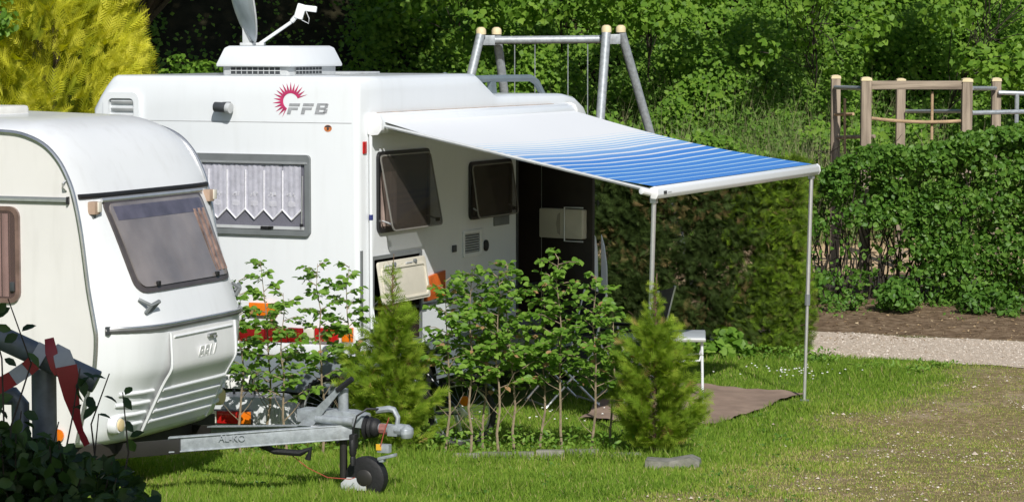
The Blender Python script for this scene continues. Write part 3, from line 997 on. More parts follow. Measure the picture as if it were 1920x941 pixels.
def awning_material():
    m, nt, b = _nt('awning_cloth')
    N, Lk = nt.nodes, nt.links
    at_ = N.new('ShaderNodeAttribute')
    at_.attribute_name = 'reach'
    p = at_.outputs['Fac']
    def mth(op, a, c=None):
        q = N.new('ShaderNodeMath')
        q.operation = op
        for i, x in enumerate((a, c)):
            if x is None: continue
            if isinstance(x, (int, float)): q.inputs[i].default_value = x
            else: Lk.new(x, q.inputs[i])
        return q.outputs[0]
    def mr(x, a, b_, c, d):
        q = N.new('ShaderNodeMapRange')
        Lk.new(x, q.inputs[0])
        for i, z in enumerate((a, b_, c, d)): q.inputs[i + 1].default_value = z
        return q.outputs[0]
    fine = mth('LESS_THAN', mth('FRACT', mth('MULTIPLY', p, 44.)), mr(p, .28, .46, .0, .80))
    wide = mth('GREATER_THAN', mth('FRACT', mth('MULTIPLY', p, 18.)), mr(p, .44, 1.0, .28, .10))
    sel = mth('GREATER_THAN', p, .445)
    mx = N.new('ShaderNodeMix')
    Lk.new(sel, mx.inputs['Factor'])
    Lk.new(fine, mx.inputs[2])
    Lk.new(wide, mx.inputs[3])
    blue = N.new('ShaderNodeValToRGB')
    e = blue.color_ramp.elements
    e[0].position, e[0].color = .32, (.40, .62, .80, 1)
    e[1].position, e[1].color = .58, (.06, .24, .66, 1)
    Lk.new(p, blue.inputs['Fac'])
    wht = N.new('ShaderNodeValToRGB')
    e = wht.color_ramp.elements
    e[0].position, e[0].color = .55, (.78, .80, .82, 1)
    e[1].position, e[1].color = .75, (.50, .73, .84, 1)
    Lk.new(p, wht.inputs['Fac'])
    cm = N.new('ShaderNodeMixRGB')
    Lk.new(mx.outputs[0], cm.inputs['Fac'])
    Lk.new(wht.outputs[0], cm.inputs['Color1'])
    Lk.new(blue.outputs[0], cm.inputs['Color2'])
    Lk.new(cm.outputs[0], b.inputs['Base Color'])
    b.inputs['Roughness'].default_value = .6
    t = N.new('ShaderNodeBsdfTranslucent')
    Lk.new(cm.outputs[0], t.inputs['Color'])
    ms = N.new('ShaderNodeMixShader')
    ms.inputs[0].default_value = .06
    Lk.new(b.outputs[0], ms.inputs[1])
    Lk.new(t.outputs[0], ms.inputs[2])
    Lk.new(ms.outputs[0], N['Material Output'].inputs['Surface'])
    return m
fo = fb.build('fabric', awning_material(), aw, smooth=True, normals=False)
a_ = fo.data.attributes.new('reach', 'FLOAT', 'POINT')
a_.data.foreach_set('value', np.repeat(TS, len(SS)).astype(np.float32))
# lead rail
lr = MB()
prl = [(-.03, .036), (.012, .052), (.036, .030), (.042, -.014), (.025, -.046), (-.02, -.042)]
def rl(p, q, h):
    return (RE + p, h, rail_z(h) + q)
lr.prism(prl, ay0, ay1, rl)
lr.build('lead_rail', WHITE, aw, bevel=.006)
for e, s_ in ((ay0, -1), (ay1, 1)):
    MB().prism([(p * 1.03, q * 1.03) for p, q in prl], min(e, e + s_ * .02), max(e, e + s_ * .02), rl).build('rail_end', ROOFW, aw, bevel=.006)
MB().b2((RE + .0405, ay0 + .10, rail_z(ay0) - .012), (RE + .0445, ay0 + .16, rail_z(ay0) + .012)).build('maker_badge', DGREY, aw)
MB().b2((RE + .0405, ay0 + .18, rail_z(ay0) - .004), (RE + .0440, ay0 + .26, rail_z(ay0) + .004)).build('badge_line', LGREY, aw)
MB().tube([(RE - .03, ay0 - .02, rail_z(ay0) - .0), (RE - .06, ay0 - .11, rail_z(ay0) + .02)], .028, 8).build('crank_eye', ROOFW, aw, bevel=.006)
def pole(top_l, foot_w):
    top = Vector(top_l)
    fw = foot_w - (MO + Vector((0, 0, .2)))
    foot = Vector((fw.dot(MX), fw.dot(MY), fw.z))
    d = foot - top
    u_ = MB().box(top + Vector((-.0, 0, .02)), (.05, .04, .06)).tube([top, top + d * .55], .019, 8).build('support_pole', ALU, aw, smooth=True)
    MB().tube([top + d * .53, foot], .0145, 8).build('inner_tube', ALU, u_, smooth=True)
    MB().tube([top + d * .52, top + d * .57], .025, 8).build('clamp', GREYP, u_)
    MB().box(foot + Vector((0, 0, .008)), (.08, .05, .016)).build('foot', GREYP, u_, bevel=.004)
pt = MO + MX * (RE - .01) + MY * (ay1 - .08)
fpos = at(1508, 755, pt.y - .05); fpos.z = gz(fpos.x, fpos.y) - .0
pole((RE - .01, ay1 - .09, rail_z(ay1) - .07), fpos)
fpos = at(1213, 820, 20.5); fpos.z = gz(fpos.x, fpos.y)
pole((RE - .02, ay0 + .05, rail_z(ay0) - .07), fpos)
# folding arms under the cloth
for (e, s_) in ((ay0 + .12, 1), (ay1 - .12, -1)):
    el = (1.25, e + s_ * .42, az0 - .30)
    arm = MB().tube([(.12, e, az0 - .03), el], .022, 8).build('folding_arm', ALU, aw)
    MB().tube([el, (RE - .05, e + s_ * .02, rail_z(e) + .0)], .019, 8).box(el, (.05, .05, .05)).build('forearm', ALU, arm)
MB().tube([(.13, ay0 + .03, az0 - .02), (RE - .05, ay0 + .03, rail_z(ay0) + .02)], .014, 6).build('tension_rafter', LGREY, aw)
# ------------------------------------------------------------------ caravan
CA = R(-22)
CO = Vector((-2.666, 17.2, 0))
cv = empty('caravan', CO, CA, 'cream and white touring caravan with smoked front window and drawbar', 'caravan')
CXd = Vector((math.cos(CA), math.sin(CA), 0))
CYd = Vector((-math.sin(CA), math.cos(CA), 0))
CWD = 1.78
def cs(u, v, off=0.):
    a = hit(u, v, CO, -CYd, CXd, None, off)
    return a[0], a[1]
def crom(pts, k=6):
    out = []
    P_ = [pts[0]] + list(pts) + [pts[-1]]
    for i in range(1, len(P_) - 2):
        p0, p1, p2, p3 = [np.array(P_[i + d], float) for d in (-1, 0, 1, 2)]
        for t in np.linspace(0, 1, k, endpoint=False):
            out.append(tuple(.5 * (2 * p1 + (p2 - p0) * t + (2 * p0 - 5 * p1 + 4 * p2 - p3) * t * t + (3 * p1 - p0 - 3 * p2 + p3) * t ** 3)))
    out.append(tuple(pts[-1]))
    return out
trim_px = [(-30, 246), (0, 247), (40, 252), (80, 270), (108, 299), (127, 335), (139, 372), (152, 440), (165, 540), (176, 603), (180, 636), (176, 697), (164, 738), (145, 828)]
edge = crom([cs(*p) for p in trim_px], 4)
edge = [(x, z) for x, z in edge]
ztop = edge[0][1]
eb = edge[-1]
front_edge = [(eb[0] - .05, .36)] + edge[::-1]                 # bottom to roof
back = [(-4.6, ztop + .02), (-4.85, ztop - .08), (-5.0, ztop - .35), (-5.05, 1.2), (-4.95, .5), (-4.9, .36)]
prof = front_edge + [(-1.6, ztop + .02), (-3.2, ztop + .025)] + back
ez = np.array([p[1] for p in front_edge])
exx = np.array([p[0] for p in front_edge])
def edge_x(z):
    return float(np.interp(z, ez, exx))
def bulge(z):
    return float(np.interp(z, [.3, .45, .85, 1.15, 1.36, 1.7, 2.0, 2.12, 2.3, 2.5], [.17, .205, .28, .285, .25, .145, .055, .03, 0., 0.]))
def bow(y):
    t = abs(2 * y / CWD - 1)
    return 1 - t ** 5.5
def fpt(y, z, off=0.):
    return Vector((edge_x(z) + bulge(z) * bow(y) + off, y, z))
ysec = [0, .012, .03, .06, .10, .15, .22, .32, .45, .65, CWD / 2]
ysec = ysec + [CWD - y for y in ysec[-2::-1]]
mb = MB()
nf = len(front_edge)
for y in ysec:
    for i, (x, z) in enumerate(prof):
        isf = i < nf
        bz = bulge(z) * bow(y) if isf else 0.
        crown = .085 * bow(y) * float(sst(2.0, ztop, z))
        mb.v.append((x + bz, y, z + crown))
npf = len(prof)
for i in range(len(ysec) - 1):
    for j in range(npf):
        k = (j + 1) % npf
        mb.f.append((i * npf + j, i * npf + k, (i + 1) * npf + k, (i + 1) * npf + j))
body = mb.build('body', CWHITE, cv, smooth=True, normals=True, sharp=60)
# side walls, a shade creamier
for (y, s_) in ((0, -1), (CWD, 1)):
    w = MB()
    w.prism([(x, z) for x, z in prof], 0, .006, lambda p, q, h, y=y, s_=s_: (p, y + s_ * (h - .003), q))
    w.build('side_wall', CREAM, cv)
# edge trims
for y in (-.006, CWD + .006):
    pts = [(x + .004, y, z) for x, z in front_edge[1:]] + [(-1.6, y, ztop + .024), (-3.2, y, ztop + .03), (-4.6, y, ztop + .02)]
    MB().tube(pts, .0155, 8).build('edge_trim', CHROME, cv, smooth=True)
def front_line(name, z_fn, y0, y1, rad, off, m, n=40, parent=cv):
    pts = []
    for y in np.linspace(y0, y1, n):
        pts.append(fpt(y, z_fn(y), off))
    return MB().tube(pts, rad, 8).build(name, m, parent, smooth=True)
zbelt = 1.135
bt = front_line('belt_trim', lambda y: zbelt, .03, CWD - .03, .020, .006, mat('belt_rubber', (.13, .13, .13), .4, var=.2))
front_line('belt_highlight', lambda y: zbelt + .014, .035, CWD - .03, .010, .018, CHROME, parent=bt)
MB().box(fpt(.035, zbelt, .016), (.03, .03, .055)).build('belt_end', DGREY, bt, bevel=.006)
zv = cs(150, 370)[1]
gt = front_line('window_gutter', lambda y: zv + .0, .03, CWD - .02, .017, .008, BLACK)
front_line('gutter_rail', lambda y: zv - .032, .22, CWD - .2, .016, .012, ALU, parent=gt)
def front_patch(name, y0, y1, z0, z1, off, m, parent=cv, ny=17, nz=15, r=0., thick=.01, skew=0.):
    """a panel that follows the front, with its rim closed"""
    mbp = MB()
    Y_, Z_ = np.linspace(y0, y1, ny), np.linspace(z0, z1, nz)
    def pt(y, z, d):
        # round the corners by pulling points in
        ty, tz = min(y - y0, y1 - y), min(z - z0, z1 - z)
        yy, zz = y, z
        if r and ty < r and tz < r:
            cy = y0 + r if y < (y0 + y1) / 2 else y1 - r
            cz_ = z0 + r if z < (z0 + z1) / 2 else z1 - r
            m1 = max(abs(y - cy), abs(z - cz_))
            m2 = math.hypot(y - cy, z - cz_)
            if m2 > 0:
                yy, zz = cy + (y - cy) * m1 / m2, cz_ + (z - cz_) * m1 / m2
        yy = yy + skew * (zz - (z0 + z1) / 2) * (1 if yy > (y0 + y1) / 2 else -1)
        return fpt(yy, zz, off(yy, zz) if callable(off) else off) - Vector((d, 0, 0))
    mbp.grid(lambda y, z: pt(y, z, 0), Y_, Z_)
    loop = [(y, z0) for y in Y_] + [(y1, z) for z in Z_[1:]] + [(y, z1) for y in Y_[::-1][1:]] + [(y0, z) for z in Z_[::-1][1:-1]]
    k = len(loop)
    vs = [pt(y, z, 0) for y, z in loop] + [pt(y, z, thick) for y, z in loop]
    mbp.add(vs, [(i, (i + 1) % k, k + (i + 1) % k, k + i) for i in range(k)])
    return mbp.build(name, m, parent, smooth=True)
fy0, fy1, fz0, fz1 = .24, 1.53, 1.365, 1.975
WD = mat('front_window_dark_seal', (.075, .065, .065), .35, var=.15)
fw = front_patch('front_window', fy0, fy1, fz0, fz1, .014, WD, r=.07, thick=.03, skew=.05, ny=33, nz=25)
def acrylic():
    m, nt, b = _nt('milky_smoked_acrylic')
    N, Lk = nt.nodes, nt.links
    tc = N.new('ShaderNodeTexCoord')
    nz = N.new('ShaderNodeTexNoise')
    nz.inputs['Scale'].default_value = 3.2
    nz.inputs['Detail'].default_value = 7
    Lk.new(tc.outputs['Object'], nz.inputs['Vector'])
    rp = N.new('ShaderNodeValToRGB')
    rp.color_ramp.elements[0].position, rp.color_ramp.elements[0].color = .3, (.155, .14, .14, 1)
    rp.color_ramp.elements[1].position, rp.color_ramp.elements[1].color = .7, (.25, .225, .22, 1)
    Lk.new(nz.outputs['Fac'], rp.inputs['Fac'])
    Lk.new(rp.outputs[0], b.inputs['Base Color'])
    b.inputs['Roughness'].default_value = .16
    b.inputs['Coat Weight'].default_value = .6
    b.inputs['Coat Roughness'].default_value = .04
    n2 = N.new('ShaderNodeTexNoise')
    n2.inputs['Scale'].default_value = 4.
    Lk.new(tc.outputs['Object'], n2.inputs['Vector'])
    bp = N.new('ShaderNodeBump')
    bp.inputs['Strength'].default_value = .35
    bp.inputs['Distance'].default_value = .03
    Lk.new(n2.outputs['Fac'], bp.inputs['Height'])
    Lk.new(bp.outputs[0], b.inputs['Normal'])
    Lk.new(bp.outputs[0], b.inputs['Coat Normal'])
    return m
front_patch('pane', fy0 + .035, fy1 - .035, fz0 + .035, fz1 - .03, .024, acrylic(), fw, r=.055, thick=.012, skew=.05, ny=33, nz=25)
front_patch('side_curtain', fy1 - .23, fy1 - .05, fz0 + .07, fz1 - .12, lambda y, z: .0275 + .004 * math.sin((y - z * .1) * 95), mat('brown_curtain', (.34, .22, .17), .35, var=.4, scale=10, coat=.5), fw, ny=27, nz=9, thick=.004, skew=0)
front_patch('top_blind', fy0 + .06, fy1 - .06, fz1 - .14, fz1 - .05, .0262, mat('blind_violet', (.105, .098, .13), .3, var=.2, coat=.4), fw, thick=.003, skew=-.0)
for yv in (fy0 + .22, fy1 - .26):
    MB().box(fpt(yv, fz0 + .05, .034), (.02, .035, .03)).build('catch', BLACK, fw, bevel=.004)
# marker lamps under the gutter
for yv in (.115, CWD - .10):
    p = fpt(yv, zv - .075, .022)
    ml = MB().box(p, (.055, .075, .085)).build('marker_lamp', mat('lamp_brown', (.42, .30, .22), .4), cv, bevel=.01)
    MB().box(p + Vector((.022, .035 if yv > 1 else .02, .006)), (.03, .045, .07)).build('lens', CLEAR, ml, bevel=.008)
    MB().box(p + Vector((-.01, 0, -.055)), (.03, .04, .03)).build('lamp_foot', GREYP, ml, bevel=.005)
# grab handles
for yv in (.30, CWD - .16):
    p0 = fpt(yv, 1.285, .0)
    q = lambda dy, dz_, d: fpt(yv + dy, 1.285 + dz_, d)
    MB().tube([q(-.055, .04, .005), q(-.02, .0, .055), q(.055, .022, .065)], .014, 6).tube([q(-.02, 0, .055), q(-.03, -.05, .005)], .014, 6).tube([q(.055, .022, .065), q(.03, -.035, .005), q(-.03, -.05, .005)], .012, 6).build('grab_handle', GREYP, cv, smooth=True)
# front locker lid: bellied panel with raised edges and ribs
ly0, ly1, lz0, lz1 = .46, 1.36, .42, 1.09
def lidoff(y, z):
    return .012 + float(np.interp(z, [.40, .83, .84, 1.0, 1.1], [.0, .035, .037, .012, .0]))
lidp = front_patch('locker_lid', ly0, ly1, lz0, lz1, lidoff, mat('locker_lid_white', (.78, .785, .78), .35, var=.02, dirt=.08), nz=27)
for (a, b) in ((ly0, ly0), (ly1, ly1)):
    MB().tube([fpt(a, z, lidoff(a, z) + .002) for z in np.linspace(lz0 - .01, lz1, 24)], .0095, 6).build('lid_edge', CWHITE, lidp, smooth=True)
MB().tube([fpt(y, 1.06, lidoff(y, 1.06) + .004) for y in np.linspace(ly0 + .04, ly1 - .05, 16)], .008, 6).build('lid_lip', CWHITE, lidp, smooth=True)
MB().box(fpt(.99, 1.025, .035), (.02, .10, .022)).box(fpt(1.02, 1.012, .045), (.018, .03, .018)).build('lid_lock', CHROME, lidp, bevel=.004)
for i, z in enumerate((.705, .63, .557, .487)):
    MB().tube([fpt(y, z, lidoff(y, z) + .002) for y in np.linspace(ly0 + .02, ly1 - .02, 20)], .0135, 8).build('rib', CWHITE, lidp, smooth=True)
    MB().tube([fpt(y, z, .003) for y in np.linspace(.14 + .04 * (i > 1), ly0 - .03, 16)], .0125, 8).build('rib', CWHITE, cv, smooth=True)
    MB().tube([fpt(y, z, .003) for y in np.linspace(ly1 + .02, CWD - .06, 14)], .0125, 8).build('rib', CWHITE, cv, smooth=True)
# raised lettering on the lid
zl = .915
p = fpt(.93, zl, lidoff(.93, zl) + .004)
nrm_y = R(90)
Mt = Matrix.Translation(p) @ Matrix.Rotation(R(90), 4, 'Z') @ Matrix.Rotation(R(90 + 14), 4, 'X')
lettering('raised_lettering', 'BRU', .13, mat('locker_lid_white', (.78, .785, .78)), lidp, Mt, .003, 0., .003)
# position lamp and side lamp
p = fpt(.17, .50, .012)
pl = MB().lathe([(.065, -.02), (.062, .02), (.05, .035)], p, 'X', 20).build('position_lamp', CWHITE, cv, smooth=True)
MB().lathe([(.043, .03), (.04, .042), (.02, .048)], p + Vector((.003, .01, 0)), 'X', 18).build('lens', mat('yellowed_lens', (.70, .55, .30), .2, coat=.5), pl, smooth=True)
p = fpt(CWD - .09, .50, .012)
MB().lathe([(.065, -.02), (.062, .02), (.05, .035)], p, 'X', 20).build('position_lamp', mat('yellowed_lens', (.7, .55, .3)), cv, smooth=True)
sx, sz = cs(112, 815)
MB().lathe([(.042, 0), (.04, .012), (.025, .018)], (sx, -.022, sz), 'Y', 16).build('side_reflector', ORANGE, cv)
# side window with curtain, rails, fittings
wx1, wzt = cs(38, 387)
_, wzb = cs(38, 568)
SF = lambda p, q, h: (p, -.003 - h, q)
so = MB()
ring(so, rrect(wx1 - 1.5, wx1, wzb, wzt, .07), rrect(wx1 - 1.47, wx1 - .03, wzb + .03, wzt - .03, .05), .0, .02, SF)
so = so.build('side_window', mat('amber_brown_rim', (.20, .13, .11), .25, var=.3, coat=.5), cv, smooth=True)
MB().prism(rrect(wx1 - 1.48, wx1 - .02, wzb + .02, wzt - .02, .05), .001, .004, SF).build('backing', mat('caravan_window_dark', (.05, .035, .035), .4), so)
CURT = mat('pink_curtain', (.55, .36, .33), .8, var=.1, scale=9)
MB().grid(lambda s, t: (wx1 - 1.44 + 1.36 * s, -.010 - .004 * math.sin(s * 150), wzb + .04 + (wzt - wzb - .09) * t), np.linspace(0, 1, 150), np.linspace(0, 1, 3)).build('curtain', CURT, so, smooth=True, normals=False)
MB().prism(rrect(wx1 - 1.47, wx1 - .03, wzb + .03, wzt - .03, .05), .017, .019, SF).build('pane', glassmat('amber_pane', (.20, .13, .12), .07, .25), so)
MB().box((wx1 - .05, -.03, wzb + .11), (.03, .02, .06)).build('catch', DGREY, so, bevel=.004)
rx1, rz_ = cs(131, 376)
rl_ = MB().b2((-4.6, -.022, rz_ - .016), (rx1, -.003, rz_ + .020)).build('side_rail', GREYP, cv, bevel=.006)
MB().b2((-4.6, -.028, rz_ - .010), (rx1 - .015, -.0225, rz_ + .006)).build('rail_insert', ALU, rl_)
MB().box((rx1 - .006, -.014, rz_), (.012, .03, .05)).build('rail_end', BLACK, rl_, bevel=.004)
bx, bz = cs(125, 347)
MB().tube([(bx, -.006, bz + .03), (bx - .012, -.03, bz + .01), (bx - .01, -.03, bz - .02), (bx, -.006, bz - .04)], .006, 6).build('guide_hook', CHROME, cv)
# roof light
p = at(2, 205, 18.4) - CO
rxx, ryy = p.dot(CXd), p.dot(CYd)
MB().prism(rrect(rxx - .55, rxx + .09, ryy - .25, ryy + .25, .06), 0, .07, lambda a, b, h: (a, b, ztop + .075 + h)).build('roof_light', mat('roof_light_cream', (.74, .73, .68), .5), cv, bevel=.025)
# underside and chassis
MB().b2((-4.8, .06, .28), (-.1, CWD - .06, .37)).build('floor_pan', mat('dark_plywood', (.03, .025, .02), .8), cv)
for yb in (.02, CWD - .02):
    MB().lathe([(.18, -.08), (.28, -.085), (.31, -.05), (.315, .0), (.31, .05), (.28, .085), (.18, .08)], (-2.7, yb + (.14 if yb < 1 else -.14), .315), 'Y', 26).build('wheel', BLACK, cv, smooth=True)
yc = CWD / 2
def beam(name, a, b, h0, h1, wd, parent=cv, m=GALV):
    a, b = Vector(a), Vector(b)
    d = (b - a)
    s = Vector((-d.y, d.x, 0)).normalized() * wd / 2
    up = Vector((0, 0, 1))
    mbx = MB()
    mbx.v = [a - s - up * h0, a + s - up * h0, a + s + up * h0, a - s + up * h0, b - s - up * h1, b + s - up * h1, b + s + up * h1, b - s + up * h1]
    mbx.f = [(0, 1, 2, 3), (7, 6, 5, 4), (0, 4, 5, 1), (1, 5, 6, 2), (2, 6, 7, 3), (3, 7, 4, 0)]
    return mbx.build(name, m, parent, bevel=.004)
nb = beam('drawbar_beam', (.28, .37, .357), (1.40, yc - .055, .44), .052, .042, .012)
beam('flange', (.28, .38, .310), (1.40, yc - .03, .397), .005, .005, .06, nb)
beam('flange', (.28, .38, .404), (1.40, yc - .03, .487), .005, .005, .06, nb)
fbm_ = beam('drawbar_beam', (.10, 1.30, .30), (1.40, yc + .055, .43), .045, .045, .012)
beam('flange', (.10, 1.275, .348), (1.40, yc + .03, .477), .005, .005, .06, fbm_)
for yb, ye in ((.34, .385), (CWD - .34, 1.29)):
    beam('chassis_rail', (-4.5, yb, .26), (-.25, yb, .275), .05, .05, .04)
    beam('chassis_joint', (-.26, yb, .275), (.36, ye, .352 if ye < 1 else .31), .05, .05, .03, m=mat('dark_steel', (.035, .033, .03), .45, .3))  # joint coloured dark: the shade under the body put into its colour
d_ = Vector((1.22, yc - .355, .08)).normalized()
Mt = Matrix.Translation((.68, .30 + (.5 / 1.22) * (yc - .355) - .008, .405)) @ Matrix.Rotation(math.atan2(d_.y, d_.x), 4, 'Z') @ Matrix.Rotation(R(90), 4, 'X')
lettering('raised_lettering', 'AL-KO', .06, mat('galv_raised', (.36, .39, .42), .5, .3), nb, Mt, .0012)
MB().box((1.17, yc - .10, .452), (.09, .006, .05), rz=math.atan2(d_.y, d_.x)).build('type_plate', ALU, nb)
# overrun housing, handbrake, jockey wheel
oh = MB()
oh.prism([(1.0, .49), (1.48, .47), (1.48, .555), (1.38, .575), (1.0, .575)], yc - .07, yc + .07, lambda p, q, h: (p, h, q))
oh = oh.build('overrun_housing', GALV, cv, bevel=.008)
MB().tube([(1.15, yc - .075, .52), (1.42, yc - .075, .51)], .03, 10).build('damper', GALV, oh, smooth=True)
hb = MB()
hb.prism([(1.02, .47), (1.13, .47), (1.34, .72), (1.31, .735)], yc - .095, yc - .085, lambda p, q, h: (p, h, q))
hb = hb.build('handbrake_lever', GALV, cv)
MB().tube([(1.31, yc - .09, .715), (1.42, yc - .09, .80)], .019, 8).build('grip', BLACK, hb, smooth=True)
# coupling
bell = MB()
bell.lathe([(.045, 0)] + [(.085 - .004 * i if i % 2 else .060, .012 + .022 * i) for i in range(7)] + [(.04, .17)], (1.48, yc, .51), 'X', 20)
bell.build('rubber_bellows', BLACK, cv, smooth=True)
cp_ = MB().tube([(1.64, yc, .51), (1.78, yc, .51)], .032, 10).box((1.80, yc, .50), (.10, .075, .07)).lathe([(.05, -.03), (.062, .0), (.058, .03), (.03, .05)], (1.93, yc, .485), 'Z', 16).tube([(1.82, yc, .505), (1.95, yc, .50)], .044, 10).build('coupling_head', GALV, cv, bevel=.004)
MB().tube([(1.83, yc, .53), (1.84, yc, .585), (1.80, yc, .635), (1.75, yc, .64), (1.62, yc, .625)], .022, 8).build('coupling_handle', GALV, cp_, smooth=True)
MB().tube([(1.66, yc, .505), (1.73, yc, .505)], .037, 10).build('red_collar', mat('worn_red', (.33, .14, .12), .5, var=.3, scale=20), cp_)
MB().box((1.73, yc - .05, .385), (.12, .05, .055)).box((1.76, yc - .05, .33), (.17, .06, .02), ry=-.18).box((1.71, yc - .05, .31), (.05, .05, .03)).build('stabiliser_clamp', GALV, cp_, bevel=.004)
MB().box((1.69, yc - .078, .395), (.05, .006, .04)).build('warning_label', YELL, cp_)
# cables
MB().tube([(1.66, yc, .635), (1.58, yc - .09, .645), (1.50, yc - .13, .60), (1.465, yc - .14, .50), (1.465, yc - .14, .40)], .008, 6).build('electric_cable', BLACK, cv, smooth=True)
MB().lathe([(.024, .0), (.026, .05), (.022, .06), (.032, .08), (.030, .15), (.022, .17)], (1.465, yc - .14, .235), 'Z', 14).build('cable_plug', BLACK, cv, smooth=True)
MB().box((1.462, yc - .125, .43), (.06, .06, .10)).build('plug_holder', BLACK, cv, bevel=.01)
REDW = mat('red_wire', (.36, .07, .045), .6)
MB().tube([(1.78, yc - .05, .55), (1.74, yc - .07, .45), (1.71, yc - .08, .36)], .005, 5).build('breakaway_cable', REDW, cv)
MB().tube([(1.47, yc - .12, .15), (1.45, yc - .16, .145), (1.28, yc - .18, .15), (1.12, yc - .15, .20), (1.0, yc - .15, .28)], .003, 5).build('breakaway_cable', REDW, cv, smooth=True)
MB().tube([(.75, yc - .2, .36), (.9, yc - .2, .305), (1.08, yc - .18, .30), (1.15, yc - .17, .33), (1.13, yc - .17, .26)], .022, 8).build('brake_rod', BLACK, cv, smooth=True)
# jockey wheel
gzj = gz(-.95, 17.55)
jw = MB().tube([(1.32, yc - .02, .50), (1.32, yc - .02, .12)], .026, 12).build('jockey_post', mat('dark_steel', (.035, .033, .03), .45, .3), cv, smooth=True)
MB().tube([(1.32, yc - .02, .50), (1.32, yc - .02, .72)], .034, 12).build('jockey_sleeve', GALV, cv, smooth=True)
MB().prism([(1.325, .10), (1.37, .14), (1.50, .14), (1.51, .06), (1.325, .05)], yc - .075, yc - .068, lambda p, q, h: (p, h, q)).build('fork', LGREY, jw, bevel=.002)
MB().prism([(1.325, .10), (1.37, .14), (1.50, .14), (1.51, .06), (1.325, .05)], yc + .03, yc + .037, lambda p, q, h: (p, h, q)).build('fork', LGREY, jw, bevel=.002)
wl = MB().lathe([(.05, -.045), (.115, -.047), (.139, -.036), (.144, 0), (.139, .036), (.115, .047), (.05, .045)], (1.49, yc - .02, .142 + gzj), 'Y', 28).build('jockey_wheel', BLACK, cv, smooth=True)
wl.rotation_euler = (0, 0, 0)
MB().lathe([(.06, -.05), (.05, -.056), (.015, -.06)], (1.49, yc - .02, .142 + gzj), 'Y', 20).build('hub', mat('dark_steel', (.035, .033, .03)), wl, smooth=True)

for o in [q for q in cv.children_recursive if q.name.split('.')[0] in ('rubber_bellows', 'coupling_head', 'coupling_handle', 'red_collar', 'stabiliser_clamp', 'warning_label', 'electric_cable', 'cable_plug', 'plug_holder', 'breakaway_cable')]:
    for v_ in o.data.vertices:
        if v_.co.x > 1.40:
            v_.co.x = 1.40 + (v_.co.x - 1.40) * .70
        if v_.co.z > .2 and o.name.split('.')[0] not in ('breakaway_cable', 'cable_plug'):
            v_.co.z -= .04
# ------------------------------------------------------------------ swing frame
YS = 33.0
WOODC = mat('cream_cap', (.74, .62, .38), .55, var=.1)
sg = empty('swing_frame', (at(1030, 100, YS).x, YS, gz(0, YS)), 0, 'tall galvanised tube swing frame with cream caps behind the motorhome', 'swing frame')
def sgl(u, v, Y):
    return at(u, v, Y) - sg.location
tops = [((902, 62), (931, 62)), ((1137, 58), (1164, 58))]
bots = [((845, 300), (962, 300)), ((1118, 330), (1242, 330))]
for (t2, b2) in zip(tops, bots):
    for i in range(2):
        dy = -.12 if i == 0 else .18
        dyb = -.55 if i == 0 else .75
        a = sgl(*t2[i], YS + dy)
        b = sgl(*b2[i], YS + dyb)
        d = (b - a)
        b = a + d * ((a.z + .05) / -d.z)
        lg = MB().tube([a, b], .056, 14).build('leg', GALV, sg, smooth=True)
        c = MB()
        c.lathe([(.062, -.02), (.062, .03), (.05, .055), (.025, .07)], a, 'Z', 16)
        c.build('cap', WOODC, lg, smooth=True)
pa, pb = sgl(916, 76, YS + .03), sgl(1140, 74, YS + .03)
cb = MB().tube([pa, pb], .05, 14).build('crossbar', GALV, sg, smooth=True)
for p, u0 in ((pa, 916), (pb, 1150)):
    MB().box(p + Vector((.0 if u0 < 1000 else .07, 0, 0)), (.16, .18, .12)).build('bracket', GALV, sg, bevel=.004)
for u in (965, 1003, 1065, 1102):
    p = sgl(u, 76, YS + .03)
    ch = MB()
    ch.tube([p, p - Vector((0, 0, 2.4))], .006, 5)
    ch.build('chain', GALV, sg)
for ua, ub in ((965, 1003), (1065, 1102)):
    a, b = sgl(ua, 76, YS + .03) - Vector((0, 0, 2.4)), sgl(ub, 76, YS + .03) - Vector((0, 0, 2.4))
    MB().b2((a.x - .05, a.y - .09, a.z - .02), (b.x + .05, b.y + .09, a.z + .01)).build('seat', BLACK, sg, bevel=.008)

# ------------------------------------------------------------------ wooden climbing frame
YC = 35.0
WOOD = mat('weathered_wood', (.37, .30, .225), .85, var=.3, scale=9, bump=.5, bscale=25, col2=(.15, .115, .085), stretch=(2.2, 2.2, .14))
cf = empty('climbing_frame', (at(1700, 200, YC).x, YC, gz(0, YC)), 0, 'weathered wooden post climbing frame with ropes behind the hedge', 'climbing frame')
def cl(u, v, Y):
    return at(u, v, Y) - cf.location
posts = [(1567, 148, 35.6, .12), (1624, 152, 34.4, .13), (1689, 154, 36.4, .12), (1813, 154, 34.4, .13), (1868, 153, 36.0, .12)]
for (u, v, Y, w) in posts:
    t = cl(u, v, Y)
    ps = MB().b2((t.x - w / 2, t.y - w / 2, -.2), (t.x + w / 2, t.y + w / 2, t.z)).build('post', WOOD, cf, bevel=.008)
    MB().prism([(-w * .55, 0), (w * .55, 0), (w * .5, .035), (w * .2, .05), (-w * .2, .05), (-w * .5, .035)], -w * .55, w * .55, lambda p, q, h, t=t: (t.x + p, t.y + h, t.z + q + .001)).build('cap', WOODC, ps)
def bar(name, a, b, r, m, sagz=0.):
    a, b = Vector(a), Vector(b)
    pts = [a + (b - a) * s - Vector((0, 0, sagz * 4 * s * (1 - s))) for s in np.linspace(0, 1, 9)]
    return MB().tube(pts, r, 8).build(name, m, cf, smooth=True)
a, b = cl(1634, 160, 34.4), cl(1803, 160, 34.4)
